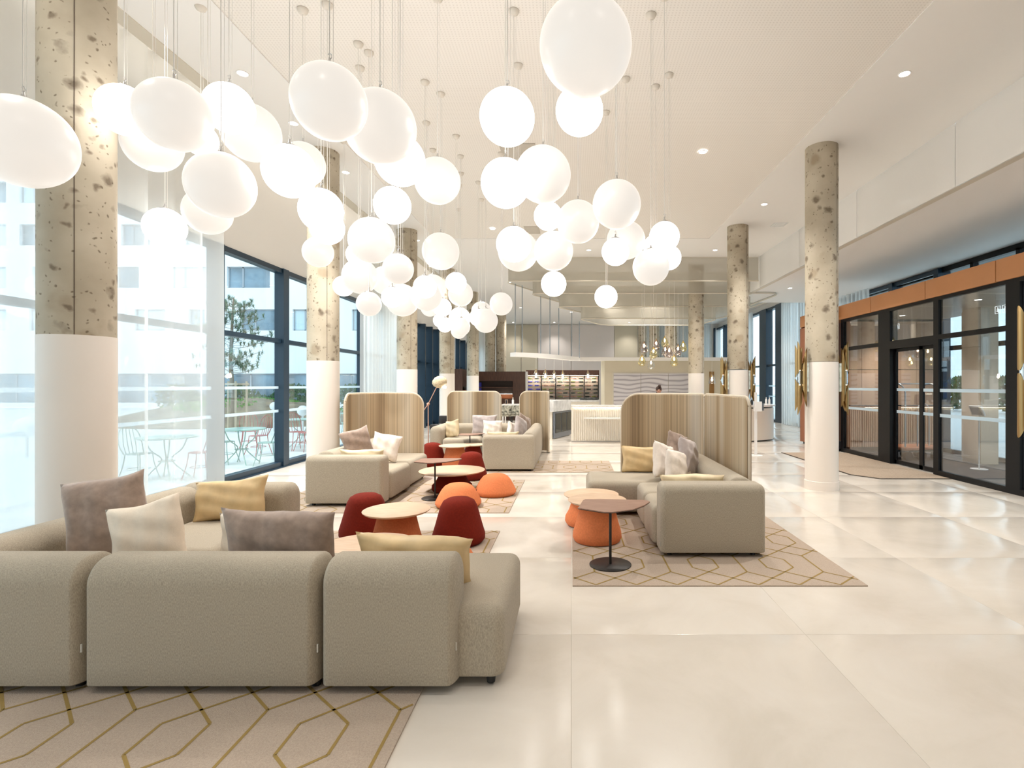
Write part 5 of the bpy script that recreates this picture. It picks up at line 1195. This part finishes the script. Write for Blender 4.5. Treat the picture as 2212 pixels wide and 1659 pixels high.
# bistro furniture
def bistro_table(x, y, lab, m='mint_metal', s=1, z=.0):
    t = thing('bistro_table', lab, 'table', (x, y, -.03), 0, 'metal bistro tables on the terrace')
    MB().lathe([(.70, .44), (.705, .45), (.72, .45), (.725, .44)], n=36).build('tabletop', m, t)
    for k in range(4):
        a = PI / 4 + k * PI / 2; MB().tube(catmull3([(.30 * math.cos(a), .30 * math.sin(a), .70), (.22 * math.cos(a), .22 * math.sin(a), .50), (.07 * math.cos(a), .07 * math.sin(a), .33), (.22 * math.cos(a), .22 * math.sin(a), .12), (.34 * math.cos(a), .34 * math.sin(a), 0)]), .011, 8).build('leg', m, t)
    MB().tube([(.12 * math.cos(q), .12 * math.sin(q), .30) for q in [2 * PI * i / 16 for i in range(16)]], .008, 6, closed=True).build('brace_ring', m, t)
def catmull3(P_, n=6):
    out = []
    for i in range(len(P_) - 1):
        p0, p1, p2, p3 = [Vector(P_[max(0, min(len(P_) - 1, q))]) for q in (i - 1, i, i + 1, i + 2)]
        for k in range(n): t = k / n; out.append(.5 * ((2 * p1) + (-p0 + p2) * t + (2 * p0 - 5 * p1 + 4 * p2 - p3) * t * t + (-p0 + 3 * p1 - 3 * p2 + p3) * t ** 3))
    return out + [Vector(P_[-1])]
protos = {}
def bistro_chair(x, y, rz, m, lab):
    if m in protos: t = copy_tree(protos[m]); t['label'] = lab; t.location = (x, y, -.03); t.rotation_euler.z = rz; return t
    t = thing('bistro_chair', lab, 'chair', (x, y, -.03), rz, 'thin metal bistro chairs on the terrace'); protos[m] = t
    MB().lathe([(.445, .17), (.45, .185), (.458, .185), (.462, .17)], n=24).build('seat', m, t)
    for sx in (-1, 1):
        for sy in (-1, 1): MB().tube(catmull3([(.13 * sx, .13 * sy, .45), (.15 * sx, .15 * sy, .25), (.20 * sx, .21 * sy, 0)], 4), .009, 6).build('leg', m, t)
    hp = [(-.17, .10, .45), (-.20, .17, .62), (-.17, .21, .80), (-.08, .24, .90), (0, .245, .92), (.08, .24, .90), (.17, .21, .80), (.20, .17, .62), (.17, .10, .45)]
    MB().tube(catmull3(hp, 4), .009, 6).build('back_hoop', m, t)
    for q in (-.09, -.03, .03, .09): MB().tube([(q, .15, .45), (q * 1.2, .19, .62), (q * .9, .235, .88)], .006, 6).build('back_bar', m, t)
    MB().tube([(.16 * math.cos(a), .16 * math.sin(a), .20) for a in [2 * PI * i / 16 for i in range(16)]], .006, 6, closed=True).build('foot_ring', m, t)
    return t
bistro_table((522 - VX) * 10.9 / F, 10.9, 'mint round bistro table on the terrace near the window')
bistro_chair((575 - VX) * 10.7 / F, 10.75, -1.3, 'mint_metal', 'mint bistro chair right of the near terrace table')
bistro_chair((470 - VX) * 10.7 / F, 10.9, 1.6, 'mint_metal', 'mint bistro chair left of the near terrace table, half hidden')
bistro_chair((558 - VX) * 12.2 / F, 12.2, -.4, 'red_metal', 'red bistro chair behind the near terrace table')
bistro_chair((538 - VX) * 13.4 / F, 13.4, .6, 'red_metal', 'second red bistro chair farther behind the terrace table')
bistro_table((655 - VX) * 14.0 / F, 14.0, 'farther mint bistro table left of the second column')
bistro_chair((640 - VX) * 13.2 / F, 13.2, .9, 'red_metal', 'red bistro chair by the second terrace table, left')
bistro_chair((662 - VX) * 13.0 / F, 13.0, -.5, 'red_metal', 'red bistro chair by the second terrace table, partly behind the column')
bistro_table((360 - VX) * 9.2 / F, 9.2, 'pale bistro table behind the sheer curtain', 'mint_metal')
bistro_chair((300 - VX) * 9.0 / F, 9.0, 1.4, 'mint_metal', 'bistro chair left of the table behind the sheer curtain')
bistro_chair((425 - VX) * 9.1 / F, 9.2, -1.4, 'red_metal', 'reddish bistro chair right of the table behind the sheer curtain')
bistro_table((765 - VX) * 17 / F, 17.0, 'far bistro table seen just right of the second column')
bistro_chair((750 - VX) * 16.3 / F, 16.3, .4, 'mint_metal', 'mint bistro chair seen just right of the second column')
